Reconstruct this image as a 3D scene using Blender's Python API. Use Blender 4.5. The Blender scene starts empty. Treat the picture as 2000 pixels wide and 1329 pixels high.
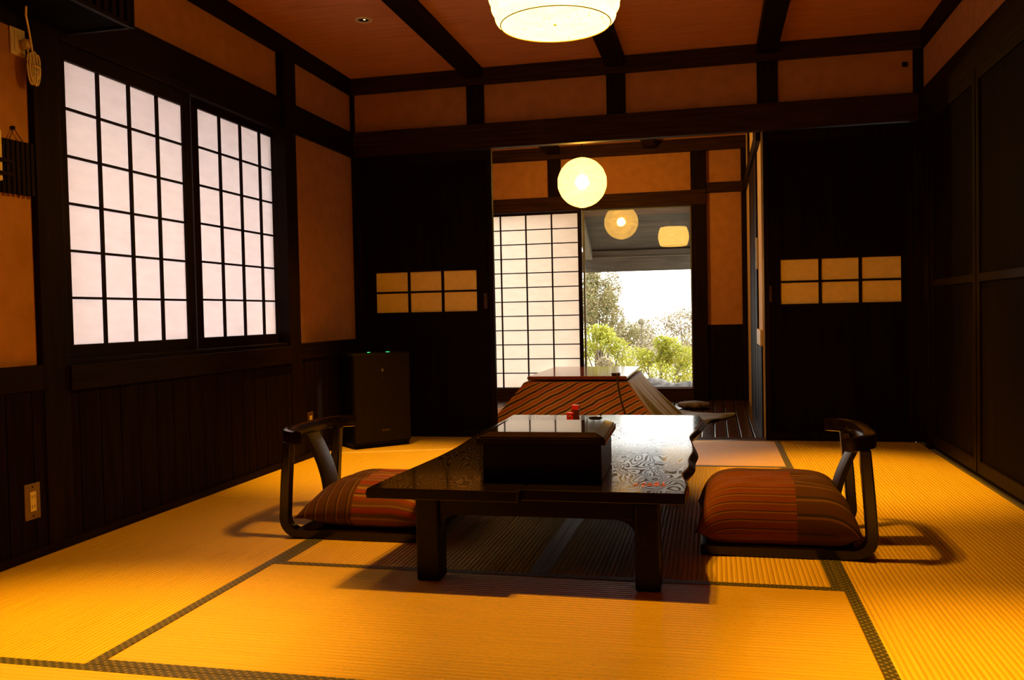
import bpy, bmesh, math, random
from mathutils import Vector, Matrix
PI = math.pi
random.seed(11)
S = bpy.context.scene
COL = S.collection

# ------------------------------------------------------------------ mesh helpers
WL = {}          # world location of every root / parent


class MB:
    def __init__(self):
        self.v, self.f, self.uv = [], [], []

    def add(self, vs, fs):
        b = len(self.v)
        self.v.extend(Vector(p) for p in vs)
        self.f.extend(tuple(b + i for i in f) for f in fs)
        return self

    def box(self, x0, x1, y0, y1, z0, z1):
        vs = [(x, y, z) for x in (x0, x1) for y in (y0, y1) for z in (z0, z1)]
        return self.add(vs, [(0, 1, 3, 2), (4, 6, 7, 5), (0, 4, 5, 1), (2, 3, 7, 6), (0, 2, 6, 4), (1, 5, 7, 3)])

    def obox(self, c, size, M):
        c = Vector(c)
        h = [s / 2 for s in size]
        vs = [c + M @ Vector((sx * h[0], sy * h[1], sz * h[2])) for sx in (-1, 1) for sy in (-1, 1) for sz in (-1, 1)]
        return self.add(vs, [(0, 1, 3, 2), (4, 6, 7, 5), (0, 4, 5, 1), (2, 3, 7, 6), (0, 2, 6, 4), (1, 5, 7, 3)])

    def prism(self, poly, fn, a, b):
        n = len(poly)
        vs = [fn(p, q, a) for p, q in poly] + [fn(p, q, b) for p, q in poly]
        fs = [tuple(range(n))[::-1], tuple(range(n, 2 * n))]
        fs += [(i, (i + 1) % n, n + (i + 1) % n, n + i) for i in range(n)]
        return self.add(vs, fs)

    def tube(self, path, r, n=8, closed=False):
        P = [Vector(p) for p in path]
        k = len(P)
        vs, fs = [], []
        up = Vector((0, 0, 1))
        for i, p in enumerate(P):
            d = (P[(i + 1) % k] - P[i - 1]) if closed else (P[min(i + 1, k - 1)] - P[max(i - 1, 0)])
            d.normalize()
            a = d.cross(up)
            if a.length < 1e-3:
                a = d.cross(Vector((1, 0, 0)))
            a.normalize()
            b = a.cross(d)
            rr = r[i] if isinstance(r, (list, tuple)) else r
            for j in range(n):
                t = 2 * PI * j / n
                vs.append(p + a * (rr * math.cos(t)) + b * (rr * math.sin(t)))
        for i in range(k if closed else k - 1):
            for j in range(n):
                i2 = (i + 1) % k
                fs.append((i * n + j, i * n + (j + 1) % n, i2 * n + (j + 1) % n, i2 * n + j))
        if not closed:
            fs.append(tuple(range(n))[::-1])
            fs.append(tuple((k - 1) * n + j for j in range(n)))
        return self.add(vs, fs)

    def lathe(self, prof, c, n=48, caps=True):
        cx, cy, cz = c
        vs, fs = [], []
        for r, z in prof:
            for j in range(n):
                t = 2 * PI * j / n
                vs.append((cx + r * math.cos(t), cy + r * math.sin(t), cz + z))
        for i in range(len(prof) - 1):
            for j in range(n):
                fs.append((i * n + j, i * n + (j + 1) % n, (i + 1) * n + (j + 1) % n, (i + 1) * n + j))
        if caps:
            fs.append(tuple(range(n))[::-1])
            m = (len(prof) - 1) * n
            fs.append(tuple(m + j for j in range(n)))
        return self.add(vs, fs)

    def grid(self, fn, nu, nv, closed_u=False):
        vs = [fn(i / (nu if closed_u else nu - 1), j / (nv - 1)) for j in range(nv) for i in range(nu)]
        fs = []
        for j in range(nv - 1):
            for i in range(nu if closed_u else nu - 1):
                i2 = (i + 1) % nu
                fs.append((j * nu + i, j * nu + i2, (j + 1) * nu + i2, (j + 1) * nu + i))
        return self.add(vs, fs)

    def build(self, name, mat, parent=None, bevel=0.0, smooth=False, angle=35, seg=2, edge=-1):
        if parent is not None:
            off = WL[parent.name]
        else:
            xs = [p.x for p in self.v]; ys = [p.y for p in self.v]; zs = [p.z for p in self.v]
            off = Vector(((min(xs) + max(xs)) / 2, (min(ys) + max(ys)) / 2, min(zs)))
        me = bpy.data.meshes.new(name)
        me.from_pydata([p - off for p in self.v], [], self.f)
        bm = bmesh.new(); bm.from_mesh(me)
        bmesh.ops.recalc_face_normals(bm, faces=bm.faces)
        bm.to_mesh(me); bm.free()
        if mat:
            for m in (mat if isinstance(mat, (list, tuple)) else [mat]):
                me.materials.append(m)
        o = bpy.data.objects.new(name, me)
        COL.objects.link(o)
        if parent is not None:
            o.parent = parent
        else:
            o.location = off
        WL[o.name] = off.copy()
        if smooth:
            me.polygons.foreach_set('use_smooth', [True] * len(me.polygons))
            me.set_sharp_from_angle(angle=math.radians(angle))
        if bevel:
            b = o.modifiers.new('bevel', 'BEVEL')
            b.width = bevel; b.segments = seg; b.material = edge; b.limit_method = 'ANGLE'; b.angle_limit = math.radians(40)
        return o


def tag(o, label, cat, group=None):
    o['label'] = label; o['category'] = cat
    if group:
        o['group'] = group
    return o


def struct(o):
    o['kind'] = 'structure'
    return o


def thing(name, label, cat, loc, group=None):
    o = bpy.data.objects.new(name, None)
    o.empty_display_size = 0.1
    COL.objects.link(o)
    o.location = loc
    WL[o.name] = Vector(loc)
    return tag(o, label, cat, group)


def boxes(*bs):
    m = MB()
    for b in bs:
        m.box(*b)
    return m


# ------------------------------------------------------------------ materials
def newmat(name):
    m = bpy.data.materials.new(name)
    m.use_nodes = True
    nt = m.node_tree
    return m, nt, nt.nodes['Principled BSDF']


def N(nt, t, **kw):
    n = nt.nodes.new(t)
    for k, v in kw.items():
        if k.startswith('i_'):
            n.inputs[k[2:].replace('_', ' ')].default_value = v
        else:
            setattr(n, k, v)
    return n


def math_(nt, op, a, b=None, c=None):
    n = nt.nodes.new('ShaderNodeMath'); n.operation = op
    for i, x in enumerate((a, b, c)):
        if x is None:
            continue
        if isinstance(x, (int, float)):
            n.inputs[i].default_value = x
        else:
            nt.links.new(x, n.inputs[i])
    return n.outputs[0]


def coords(nt, scale=(1, 1, 1), kind='Object'):
    tc = nt.nodes.new('ShaderNodeTexCoord')
    mp = nt.nodes.new('ShaderNodeMapping')
    mp.inputs['Scale'].default_value = scale
    nt.links.new(tc.outputs[kind], mp.inputs['Vector'])
    return mp.outputs['Vector']


def ramp(nt, fac, stops, interp='LINEAR'):
    r = nt.nodes.new('ShaderNodeValToRGB')
    r.color_ramp.interpolation = interp
    e = r.color_ramp.elements
    e[0].position, e[0].color = stops[0][0], (*stops[0][1], 1)
    e[1].position, e[1].color = stops[-1][0], (*stops[-1][1], 1)
    for p, c in stops[1:-1]:
        x = e.new(p); x.color = (*c, 1)
    nt.links.new(fac, r.inputs['Fac'])
    return r.outputs['Color']


def bump(nt, bsdf, h, strength=1.0, dist=0.001):
    b = nt.nodes.new('ShaderNodeBump')
    b.inputs['Strength'].default_value = strength
    b.inputs['Distance'].default_value = dist
    nt.links.new(h, b.inputs['Height'])
    nt.links.new(b.outputs['Normal'], bsdf.inputs['Normal'])


def noisy(name, c1, c2, scale=(8, 8, 8), rough=0.6, detail=4, bumpd=0.0, spec=0.5, metal=0.0, lo=0.35, hi=0.65):
    m, nt, b = newmat(name)
    n = N(nt, 'ShaderNodeTexNoise'); n.inputs['Scale'].default_value = 1; n.inputs['Detail'].default_value = detail
    nt.links.new(coords(nt, scale), n.inputs['Vector'])
    nt.links.new(ramp(nt, n.outputs['Fac'], [(lo, c1), (hi, c2)]), b.inputs['Base Color'])
    b.inputs['Roughness'].default_value = rough
    b.inputs['Specular IOR Level'].default_value = spec
    b.inputs['Metallic'].default_value = metal
    if bumpd:
        bump(nt, b, n.outputs['Fac'], 1.0, bumpd)
    return m


def tatami(name, axis, pitch):
    m, nt, b = newmat(name)
    g = nt.nodes.new('ShaderNodeNewGeometry')
    sp = nt.nodes.new('ShaderNodeSeparateXYZ')
    nt.links.new(g.outputs['Position'], sp.inputs[0])
    across = sp.outputs['Y' if axis == 'X' else 'X']
    along = sp.outputs['X' if axis == 'X' else 'Y']
    ph = math_(nt, 'MULTIPLY', across, 2 * PI / pitch)
    s = math_(nt, 'ABSOLUTE', math_(nt, 'SINE', math_(nt, 'MULTIPLY', ph, 0.5)))
    kn = math_(nt, 'SINE', math_(nt, 'MULTIPLY', along, 2 * PI / 0.006))
    h = math_(nt, 'ADD', math_(nt, 'POWER', s, 0.7), math_(nt, 'MULTIPLY', kn, 0.05))
    bump(nt, b, h, 1.0, 0.0016 if axis == 'X' else 0.0022)
    no = N(nt, 'ShaderNodeTexNoise'); no.inputs['Scale'].default_value = 1.0; no.inputs['Detail'].default_value = 3
    sc = (3, 160, 1) if axis == 'X' else (160, 3, 1)
    mp = nt.nodes.new('ShaderNodeMapping'); mp.inputs['Scale'].default_value = sc
    nt.links.new(g.outputs['Position'], mp.inputs['Vector'])
    nt.links.new(mp.outputs[0], no.inputs['Vector'])
    base = ramp(nt, no.outputs['Fac'], [(0.3, (0.52, 0.325, 0.050)), (0.7, (0.64, 0.412, 0.070))])
    # thin darker lines between the rush rows
    dk = math_(nt, 'POWER', s, 0.35)
    mx = nt.nodes.new('ShaderNodeMix'); mx.data_type = 'RGBA'; mx.blend_type = 'MULTIPLY'
    mx.inputs['Factor'].default_value = 0.28
    nt.links.new(base, mx.inputs['A'])
    cb = nt.nodes.new('ShaderNodeCombineColor')
    for i in range(3):
        nt.links.new(dk, cb.inputs[i])
    nt.links.new(cb.outputs[0], mx.inputs['B'])
    nt.links.new(mx.outputs['Result'], b.inputs['Base Color'])
    # the rushes lie across the rows, so their round backs scatter a reflection along the rows
    b.inputs['Roughness'].default_value = 0.52
    b.inputs['Specular IOR Level'].default_value = 1.0 if axis == 'X' else 0.5
    b.inputs['Anisotropic'].default_value = 0.9
    tv = nt.nodes.new('ShaderNodeCombineXYZ')
    tv.inputs[0 if axis == 'X' else 1].default_value = 1.0
    nt.links.new(tv.outputs[0], b.inputs['Tangent'])
    return m


def emis(name, col, strength):
    m, nt, b = newmat(name)
    b.inputs['Base Color'].default_value = (0.02, 0.02, 0.02, 1)
    b.inputs['Emission Color'].default_value = (*col, 1)
    b.inputs['Emission Strength'].default_value = strength
    return m


def paper_translucent(name, col, trans):
    m, nt, b = newmat(name)
    out = nt.nodes['Material Output']
    tr = nt.nodes.new('ShaderNodeBsdfTranslucent')
    df = nt.nodes.new('ShaderNodeBsdfDiffuse')
    n = N(nt, 'ShaderNodeTexNoise'); n.inputs['Scale'].default_value = 1; n.inputs['Detail'].default_value = 5
    nt.links.new(coords(nt, (9, 9, 30)), n.inputs['Vector'])
    c = ramp(nt, n.outputs['Fac'], [(0.3, tuple(x * 0.93 for x in col)), (0.7, col)])
    nt.links.new(c, tr.inputs['Color']); nt.links.new(c, df.inputs['Color'])
    mx = nt.nodes.new('ShaderNodeMixShader'); mx.inputs[0].default_value = trans
    nt.links.new(df.outputs[0], mx.inputs[1]); nt.links.new(tr.outputs[0], mx.inputs[2])
    nt.links.new(mx.outputs[0], out.inputs['Surface'])
    nt.nodes.remove(b)
    return m


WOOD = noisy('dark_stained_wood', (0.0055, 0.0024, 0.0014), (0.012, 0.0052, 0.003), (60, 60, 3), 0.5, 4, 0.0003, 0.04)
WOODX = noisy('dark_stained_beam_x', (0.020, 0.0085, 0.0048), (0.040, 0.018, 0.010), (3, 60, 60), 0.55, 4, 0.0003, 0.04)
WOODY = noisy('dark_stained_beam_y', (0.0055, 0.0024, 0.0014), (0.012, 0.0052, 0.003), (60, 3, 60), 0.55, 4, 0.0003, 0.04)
BOARD = noisy('dark_wainscot_board', (0.0045, 0.002, 0.0012), (0.010, 0.0044, 0.0026), (50, 50, 2.5), 0.75, 4, 0.0003, 0.03)
PLASTER = noisy('ochre_plaster', (0.36, 0.170, 0.070), (0.42, 0.200, 0.084), (14, 14, 14), 0.95, 6, 0.0006, 0.05)
CEILM = noisy('cedar_ceiling', (0.46, 0.20, 0.10), (0.56, 0.25, 0.13), (3, 40, 40), 0.75, 5, 0.0, 0.2)
FUSUMA = noisy('dark_sliding_door_board', (0.0038, 0.0018, 0.0012), (0.0075, 0.0036, 0.0022), (40, 40, 2), 0.75, 4, 0.0002, 0.03)
LITE = noisy('cream_paper_lite', (0.82, 0.61, 0.25), (0.87, 0.66, 0.28), (30, 30, 30), 0.9, 4, 0.0, 0.05)
SHOJI = paper_translucent('white_shoji_paper', (0.86, 0.79, 0.79), 0.62)
SHOJI2 = paper_translucent('veranda_shoji_paper', (0.88, 0.81, 0.73), 0.72)
TATX = tatami('tatami_rush_across', 'X', 0.019)
TATY = tatami('tatami_rush_along', 'Y', 0.0158)
LACQ = noisy('black_lacquer', (0.006, 0.004, 0.003), (0.011, 0.007, 0.005), (20, 20, 20), 0.16, 3, 0, 0.5)
TABLEWOOD = noisy('black_table_frame', (0.004, 0.002, 0.0012), (0.008, 0.0038, 0.0022), (40, 40, 40), 0.3, 3, 0, 0.12)
LACQ_CHAIR = noisy('black_brown_lacquered_wood', (0.0045, 0.002, 0.0012), (0.009, 0.004, 0.0024), (40, 40, 40), 0.17, 3, 0, 0.4)
BLACKP = noisy('charcoal_plastic', (0.010, 0.006, 0.004), (0.013, 0.008, 0.005), (40, 40, 40), 0.6, 2, 0, 0.08)
DARKP = noisy('black_plastic', (0.004, 0.003, 0.003), (0.006, 0.005, 0.005), (40, 40, 40), 0.5, 2, 0, 0.08)
STEEL = noisy('brushed_steel', (0.45, 0.42, 0.40), (0.55, 0.52, 0.50), (8, 8, 90), 0.35, 3, 0, 0.5, 1.0)
BRASSY = noisy('outlet_metal_plate', (0.16, 0.10, 0.085), (0.20, 0.13, 0.11), (60, 8, 8), 0.5, 2, 0, 0.3, 0.2)
SHADEDPLATE = noisy('shaded_outlet_plate', (0.07, 0.03, 0.022), (0.09, 0.04, 0.03), (60, 8, 8), 0.5, 2, 0, 0.2)  # outlet plate with the shade behind the chair put into its colour
IVORY = noisy('ivory_plastic', (0.62, 0.50, 0.34), (0.70, 0.57, 0.40), (20, 20, 20), 0.45, 2)
SOIL = noisy('garden_soil', (0.26, 0.23, 0.17), (0.42, 0.38, 0.30), (9, 9, 9), 0.95, 6, 0.01)
ROCK = noisy('grey_garden_rock', (0.06, 0.06, 0.062), (0.22, 0.215, 0.21), (12, 12, 12), 0.9, 8, 0.03)
BARK = noisy('brown_bark', (0.10, 0.07, 0.05), (0.22, 0.17, 0.13), (30, 30, 6), 0.9, 4, 0.004)
RED = noisy('red_lacquer', (0.36, 0.016, 0.010), (0.46, 0.024, 0.014), (60, 60, 60), 0.2, 2)
MAROON = noisy('dark_maroon_lacquer', (0.05, 0.010, 0.010), (0.07, 0.015, 0.012), (60, 60, 60), 0.2, 2)
WHITEP = noisy('cream_lid_paper', (0.62, 0.52, 0.36), (0.70, 0.60, 0.42), (60, 60, 60), 0.6, 2)
LEATHER = noisy('black_leather', (0.010, 0.0065, 0.004), (0.016, 0.010, 0.0065), (130, 130, 130), 0.38, 3, 0.0012, 0.3)
STRING = noisy('dark_string', (0.02, 0.012, 0.008), (0.03, 0.018, 0.012), (90, 90, 90), 0.8, 2)
KOTOP = noisy('red_brown_kotatsu_top', (0.16, 0.032, 0.010), (0.26, 0.058, 0.018), (4, 60, 60), 0.10, 4)
DECKM = noisy('dark_brown_deck_board', (0.030, 0.013, 0.009), (0.055, 0.024, 0.015), (60, 2.5, 60), 0.26, 4, 0.0002)
EAVE = noisy('weathered_eave_wood', (0.055, 0.045, 0.030), (0.095, 0.078, 0.052), (3, 30, 30), 0.8, 4)
PALEW = noisy('pale_wall_paper', (0.55, 0.40, 0.20), (0.62, 0.46, 0.24), (20, 20, 20), 0.7, 3)


def m_border():
    m, nt, b = newmat('patterned_tatami_border')
    g = nt.nodes.new('ShaderNodeNewGeometry')
    mp = nt.nodes.new('ShaderNodeMapping'); mp.inputs['Scale'].default_value = (1 / 0.017, 1 / 0.017, 1)
    mp.inputs['Rotation'].default_value = (0, 0, PI / 4)
    nt.links.new(g.outputs['Position'], mp.inputs['Vector'])
    fr = nt.nodes.new('ShaderNodeVectorMath'); fr.operation = 'FRACTION'
    nt.links.new(mp.outputs[0], fr.inputs[0])
    sp = nt.nodes.new('ShaderNodeSeparateXYZ'); nt.links.new(fr.outputs[0], sp.inputs[0])
    dx = math_(nt, 'ABSOLUTE', math_(nt, 'SUBTRACT', sp.outputs[0], 0.5))
    dy = math_(nt, 'ABSOLUTE', math_(nt, 'SUBTRACT', sp.outputs[1], 0.5))
    d = math_(nt, 'MAXIMUM', dx, dy)
    no = N(nt, 'ShaderNodeTexNoise'); no.inputs['Scale'].default_value = 900
    nt.links.new(g.outputs['Position'], no.inputs['Vector'])
    d2 = math_(nt, 'ADD', d, math_(nt, 'MULTIPLY', math_(nt, 'SUBTRACT', no.outputs['Fac'], 0.5), 0.12))
    c = ramp(nt, d2, [(0.0, (0.20, 0.16, 0.09)), (0.21, (0.17, 0.13, 0.075)), (0.25, (0.026, 0.020, 0.014)), (1.0, (0.020, 0.015, 0.011))])
    nt.links.new(c, b.inputs['Base Color'])
    b.inputs['Roughness'].default_value = 0.5
    b.inputs['Sheen Weight'].default_value = 0.25
    return m


BORDER = m_border()


def m_tabletop():
    m, nt, b = newmat('figured_zelkova_lacquer')
    n = N(nt, 'ShaderNodeTexNoise'); n.inputs['Scale'].default_value = 1; n.inputs['Detail'].default_value = 2.5
    n.inputs['Roughness'].default_value = 0.42; n.inputs['Distortion'].default_value = 0.35
    nt.links.new(coords(nt, (8.5, 2.6, 1)), n.inputs['Vector'])
    x = math_(nt, 'MULTIPLY', n.outputs['Fac'], 34.0)
    f = math_(nt, 'PINGPONG', x, 0.5)
    f = math_(nt, 'MULTIPLY', f, 2.0)
    line = math_(nt, 'SMOOTH_MIN', f, 1.0, 0.1)
    # bright early-wood lines are smoother than the pores between them
    msk = ramp(nt, line, [(0.45, (0, 0, 0)), (0.75, (1, 1, 1))])
    col = nt.nodes.new('ShaderNodeMix'); col.data_type = 'RGBA'
    col.inputs['A'].default_value = (0.0065, 0.004, 0.003, 1)
    col.inputs['B'].default_value = (0.006, 0.0038, 0.003, 1)
    nt.links.new(msk, col.inputs['Factor'])
    nt.links.new(col.outputs['Result'], b.inputs['Base Color'])
    r = nt.nodes.new('ShaderNodeMapRange')
    r.inputs['To Min'].default_value = 0.18; r.inputs['To Max'].default_value = 0.07
    nt.links.new(msk, r.inputs['Value'])
    nt.links.new(r.outputs[0], b.inputs['Roughness'])
    sp = nt.nodes.new('ShaderNodeMapRange')
    sp.inputs['To Min'].default_value = 0.55; sp.inputs['To Max'].default_value = 1.0
    nt.links.new(msk, sp.inputs['Value'])
    nt.links.new(sp.outputs[0], b.inputs['Specular IOR Level'])
    return m


TABLETOP = m_tabletop()


def m_stripes(name, coord_fn, stops, period, rough=0.85, wob=0.0):
    """straight woven stripes; coord_fn(nt) gives the scalar that runs across them"""
    m, nt, b = newmat(name)
    x = coord_fn(nt)
    if wob:
        no = N(nt, 'ShaderNodeTexNoise'); no.inputs['Scale'].default_value = 7
        nt.links.new(coords(nt), no.inputs['Vector'])
        x = math_(nt, 'ADD', x, math_(nt, 'MULTIPLY', math_(nt, 'SUBTRACT', no.outputs['Fac'], 0.5), wob))
    f = math_(nt, 'FRACT', math_(nt, 'DIVIDE', x, period))
    c = ramp(nt, f, stops)
    nt.links.new(c, b.inputs['Base Color'])
    b.inputs['Roughness'].default_value = rough
    b.inputs['Sheen Weight'].default_value = 0.15
    n2 = N(nt, 'ShaderNodeTexNoise'); n2.inputs['Scale'].default_value = 400
    nt.links.new(coords(nt), n2.inputs['Vector'])
    bump(nt, b, n2.outputs['Fac'], 0.5, 0.001)
    return m


def m_cushion(name, split, back_dir, bold):
    """patchwork zabuton cover: a bold-striped front part and a fine-lined rear part"""
    m, nt, b = newmat(name)
    tc = coords(nt)
    uv = nt.nodes.new('ShaderNodeUVMap'); uv.uv_map = 'cloth'
    sp = nt.nodes.new('ShaderNodeSeparateXYZ'); nt.links.new(uv.outputs[0], sp.inputs[0])
    X, Y = sp.outputs[0], sp.outputs[1]
    a = math_(nt, 'FRACT', math_(nt, 'DIVIDE', math_(nt, 'ADD', Y, 2.0), bold))
    if bold > 0.1:
        ca = ramp(nt, a, [(0.0, (0.1760, 0.0264, 0.0054)), (0.12, (0.1848, 0.0316, 0.0060)), (0.13, (0.2420, 0.1264, 0.0480)), (0.19, (0.2200, 0.1123, 0.0420)),
                          (0.20, (0.0220, 0.0070, 0.0036)), (0.24, (0.0220, 0.0070, 0.0036)), (0.25, (0.2024, 0.0211, 0.0045)), (0.42, (0.1848, 0.0246, 0.0060)),
                          (0.43, (0.2420, 0.1334, 0.0540)), (0.52, (0.2200, 0.1158, 0.0420)), (0.53, (0.0880, 0.0421, 0.0150)), (0.64, (0.0968, 0.0456, 0.0150)),
                          (0.65, (0.2112, 0.0140, 0.0045)), (0.80, (0.1760, 0.0175, 0.0060)), (0.81, (0.0264, 0.0088, 0.0045)), (0.84, (0.2420, 0.1264, 0.0510)),
                          (0.90, (0.1144, 0.0386, 0.0120)), (1.0, (0.1320, 0.0351, 0.0090))])
    else:
        ca = ramp(nt, a, [(0.0, (0.1320, 0.0193, 0.0054)), (0.30, (0.1584, 0.0229, 0.0054)), (0.34, (0.0440, 0.0088, 0.0045)), (0.46, (0.0484, 0.0105, 0.0054)),
                          (0.50, (0.1848, 0.0702, 0.0180)), (0.62, (0.1760, 0.0597, 0.0150)), (0.66, (0.1144, 0.0175, 0.0054)), (1.0, (0.1408, 0.0211, 0.0054))])
    R = X if back_dir == 'X' else Y
    bb = math_(nt, 'FRACT', math_(nt, 'DIVIDE', math_(nt, 'ADD', R, 2.0), 0.042 if back_dir == 'X' else 0.062))
    cbk = ramp(nt, bb, [(0.0, (0.0594, 0.0140, 0.0060)), (0.55, (0.0638, 0.0158, 0.0066)), (0.60, (0.0198, 0.0063, 0.0036)), (0.72, (0.0220, 0.0070, 0.0036)),
                        (0.76, (0.1496, 0.0597, 0.0225)), (0.86, (0.1320, 0.0491, 0.0180)), (0.90, (0.0572, 0.0140, 0.0060)), (1.0, (0.0572, 0.0140, 0.0060))])
    msk = math_(nt, 'GREATER_THAN', X, split)
    mx = nt.nodes.new('ShaderNodeMix'); mx.data_type = 'RGBA'
    nt.links.new(msk, mx.inputs['Factor']); nt.links.new(cbk, mx.inputs['A']); nt.links.new(ca, mx.inputs['B'])
    # plain brown band along the far side
    far = math_(nt, 'GREATER_THAN', Y, 0.11) if back_dir == 'X' else math_(nt, 'LESS_THAN', Y, -0.06)
    m2 = nt.nodes.new('ShaderNodeMix'); m2.data_type = 'RGBA'
    nt.links.new(far, m2.inputs['Factor']); nt.links.new(mx.outputs['Result'], m2.inputs['A'])
    m2.inputs['B'].default_value = (0.07, 0.016, 0.007, 1)
    nt.links.new(m2.outputs['Result'], b.inputs['Base Color'])
    b.inputs['Roughness'].default_value = 0.9
    n2 = N(nt, 'ShaderNodeTexNoise'); n2.inputs['Scale'].default_value = 300
    nt.links.new(tc, n2.inputs['Vector'])
    bump(nt, b, n2.outputs['Fac'], 0.5, 0.001)
    return m


def m_lantern(name, col, strength, transparent, ribs, spots=False, frosted=False):
    """glowing washi paper that lets part of the bulb's light straight through"""
    m, nt, b = newmat(name)
    out = nt.nodes['Material Output']
    em = nt.nodes.new('ShaderNodeEmission')
    n = N(nt, 'ShaderNodeTexNoise'); n.inputs['Scale'].default_value = 1; n.inputs['Detail'].default_value = 5
    nt.links.new(coords(nt, (14, 14, 40)), n.inputs['Vector'])
    fac = ramp(nt, n.outputs['Fac'], [(0.3, (0.72, 0.72, 0.72)), (0.65, (1.0, 1.0, 1.0))])
    mx = nt.nodes.new('ShaderNodeMix'); mx.data_type = 'RGBA'; mx.blend_type = 'MULTIPLY'; mx.inputs['Factor'].default_value = 1
    mx.inputs['A'].default_value = (*col, 1)
    nt.links.new(fac, mx.inputs['B'])
    res = mx.outputs['Result']
    if spots:
        v = N(nt, 'ShaderNodeTexVoronoi'); v.inputs['Scale'].default_value = 34
        nt.links.new(coords(nt), v.inputs['Vector'])
        n3 = N(nt, 'ShaderNodeTexNoise'); n3.inputs['Scale'].default_value = 9
        nt.links.new(coords(nt), n3.inputs['Vector'])
        dd = math_(nt, 'ADD', v.outputs['Distance'], math_(nt, 'MULTIPLY', n3.outputs['Fac'], -0.28))
        sc = ramp(nt, dd, [(0.0, (0.10, 0.07, 0.03)), (0.035, (1, 1, 1))])
        m3 = nt.nodes.new('ShaderNodeMix'); m3.data_type = 'RGBA'; m3.blend_type = 'MULTIPLY'; m3.inputs['Factor'].default_value = 1
        nt.links.new(res, m3.inputs['A']); nt.links.new(sc, m3.inputs['B'])
        res = m3.outputs['Result']
    nt.links.new(res, em.inputs['Color'])
    em.inputs['Strength'].default_value = strength
    glow = em.outputs[0]
    if frosted:        # part of the bulb's light comes through the fibres blurred
        rf = nt.nodes.new('ShaderNodeBsdfRefraction'); rf.inputs['IOR'].default_value = 1.45; rf.inputs['Roughness'].default_value = 0.55
        rf.inputs['Color'].default_value = (0.5, 0.40, 0.22, 1)
        m0 = nt.nodes.new('ShaderNodeAddShader')
        nt.links.new(glow, m0.inputs[0]); nt.links.new(rf.outputs[0], m0.inputs[1])
        glow = m0.outputs[0]
    if transparent:
        tr = nt.nodes.new('ShaderNodeBsdfTransparent')
        tr.inputs['Color'].default_value = (1, 0.93, 0.75, 1)
        ms = nt.nodes.new('ShaderNodeMixShader'); ms.inputs[0].default_value = transparent
        nt.links.new(glow, ms.inputs[1]); nt.links.new(tr.outputs[0], ms.inputs[2])
        nt.links.new(ms.outputs[0], out.inputs['Surface'])
    else:
        nt.links.new(em.outputs[0], out.inputs['Surface'])
    nt.nodes.remove(b)
    return m


def m_glass():
    m, nt, b = newmat('clear_window_glass')
    b.inputs['Base Color'].default_value = (1, 1, 1, 1)
    b.inputs['Roughness'].default_value = 0.0
    b.inputs['IOR'].default_value = 1.5
    out = nt.nodes['Material Output']
    fr = nt.nodes.new('ShaderNodeFresnel'); fr.inputs['IOR'].default_value = 1.72
    tr = nt.nodes.new('ShaderNodeBsdfTransparent'); tr.inputs['Color'].default_value = (0.97, 0.98, 0.97, 1)
    gl = nt.nodes.new('ShaderNodeBsdfGlossy'); gl.inputs['Roughness'].default_value = 0.0
    mx = nt.nodes.new('ShaderNodeMixShader')
    nt.links.new(fr.outputs[0], mx.inputs[0]); nt.links.new(tr.outputs[0], mx.inputs[1]); nt.links.new(gl.outputs[0], mx.inputs[2])
    nt.links.new(mx.outputs[0], out.inputs['Surface'])
    nt.nodes.remove(b)
    return m


GLASS = m_glass()


def m_leaf(name, c1, c2, c3):
    m, nt, b = newmat(name)
    g = nt.nodes.new('ShaderNodeNewGeometry')
    c = ramp(nt, g.outputs['Random Per Island'], [(0.0, c1), (0.5, c2), (1.0, c3)])
    nt.links.new(c, b.inputs['Base Color'])
    b.inputs['Roughness'].default_value = 0.5
    out = nt.nodes['Material Output']
    tl = nt.nodes.new('ShaderNodeBsdfTranslucent'); nt.links.new(c, tl.inputs['Color'])
    mx = nt.nodes.new('ShaderNodeMixShader'); mx.inputs[0].default_value = 0.4
    nt.links.new(b.outputs[0], mx.inputs[1]); nt.links.new(tl.outputs[0], mx.inputs[2])
    nt.links.new(mx.outputs[0], out.inputs['Surface'])
    return m


LEAF_LIME = m_leaf('lime_leaves', (0.24, 0.27, 0.03), (0.48, 0.49, 0.05), (0.66, 0.60, 0.11))
LEAF_OLIVE = m_leaf('olive_leaves', (0.13, 0.14, 0.045), (0.30, 0.27, 0.10), (0.46, 0.33, 0.20))
LEAF_DRY = m_leaf('brownish_leaves', (0.18, 0.14, 0.09), (0.36, 0.30, 0.18), (0.50, 0.43, 0.28))

# ------------------------------------------------------------------ dimensions (metres)
XL, XR = -2.475, 1.262          # plaster plane of the left wall, right wall
YB, YB2 = 5.78, 5.90            # back wall of the tatami room
YF = -1.9
CZ = 2.515                      # ceiling
FX = -2.385                     # face of wainscot and posts on the left
YW = 8.40                       # far wall of the veranda room
XV = 0.31                       # right wall of the veranda room
CV = 2.446                      # veranda ceiling

# ------------------------------------------------------------------ room shell
struct(boxes((XL - 0.3, XR + 0.3, YF - 0.2, YB2 - 0.02, -0.15, -0.045)).build('floor', WOOD))
cm = MB()
yy = YF
while yy < YB2 + 0.1:
    cm.box(XL - 0.2, XR + 0.2, yy + 0.002, min(yy + 0.448, YB2 + 0.1), CZ, CZ + 0.05)
    yy += 0.45
cm.box(XL - 0.2, XR + 0.2, YF - 0.2, YB2 + 0.1, CZ + 0.004, CZ + 0.12)
struct(cm.build('ceiling', CEILM))
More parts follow.
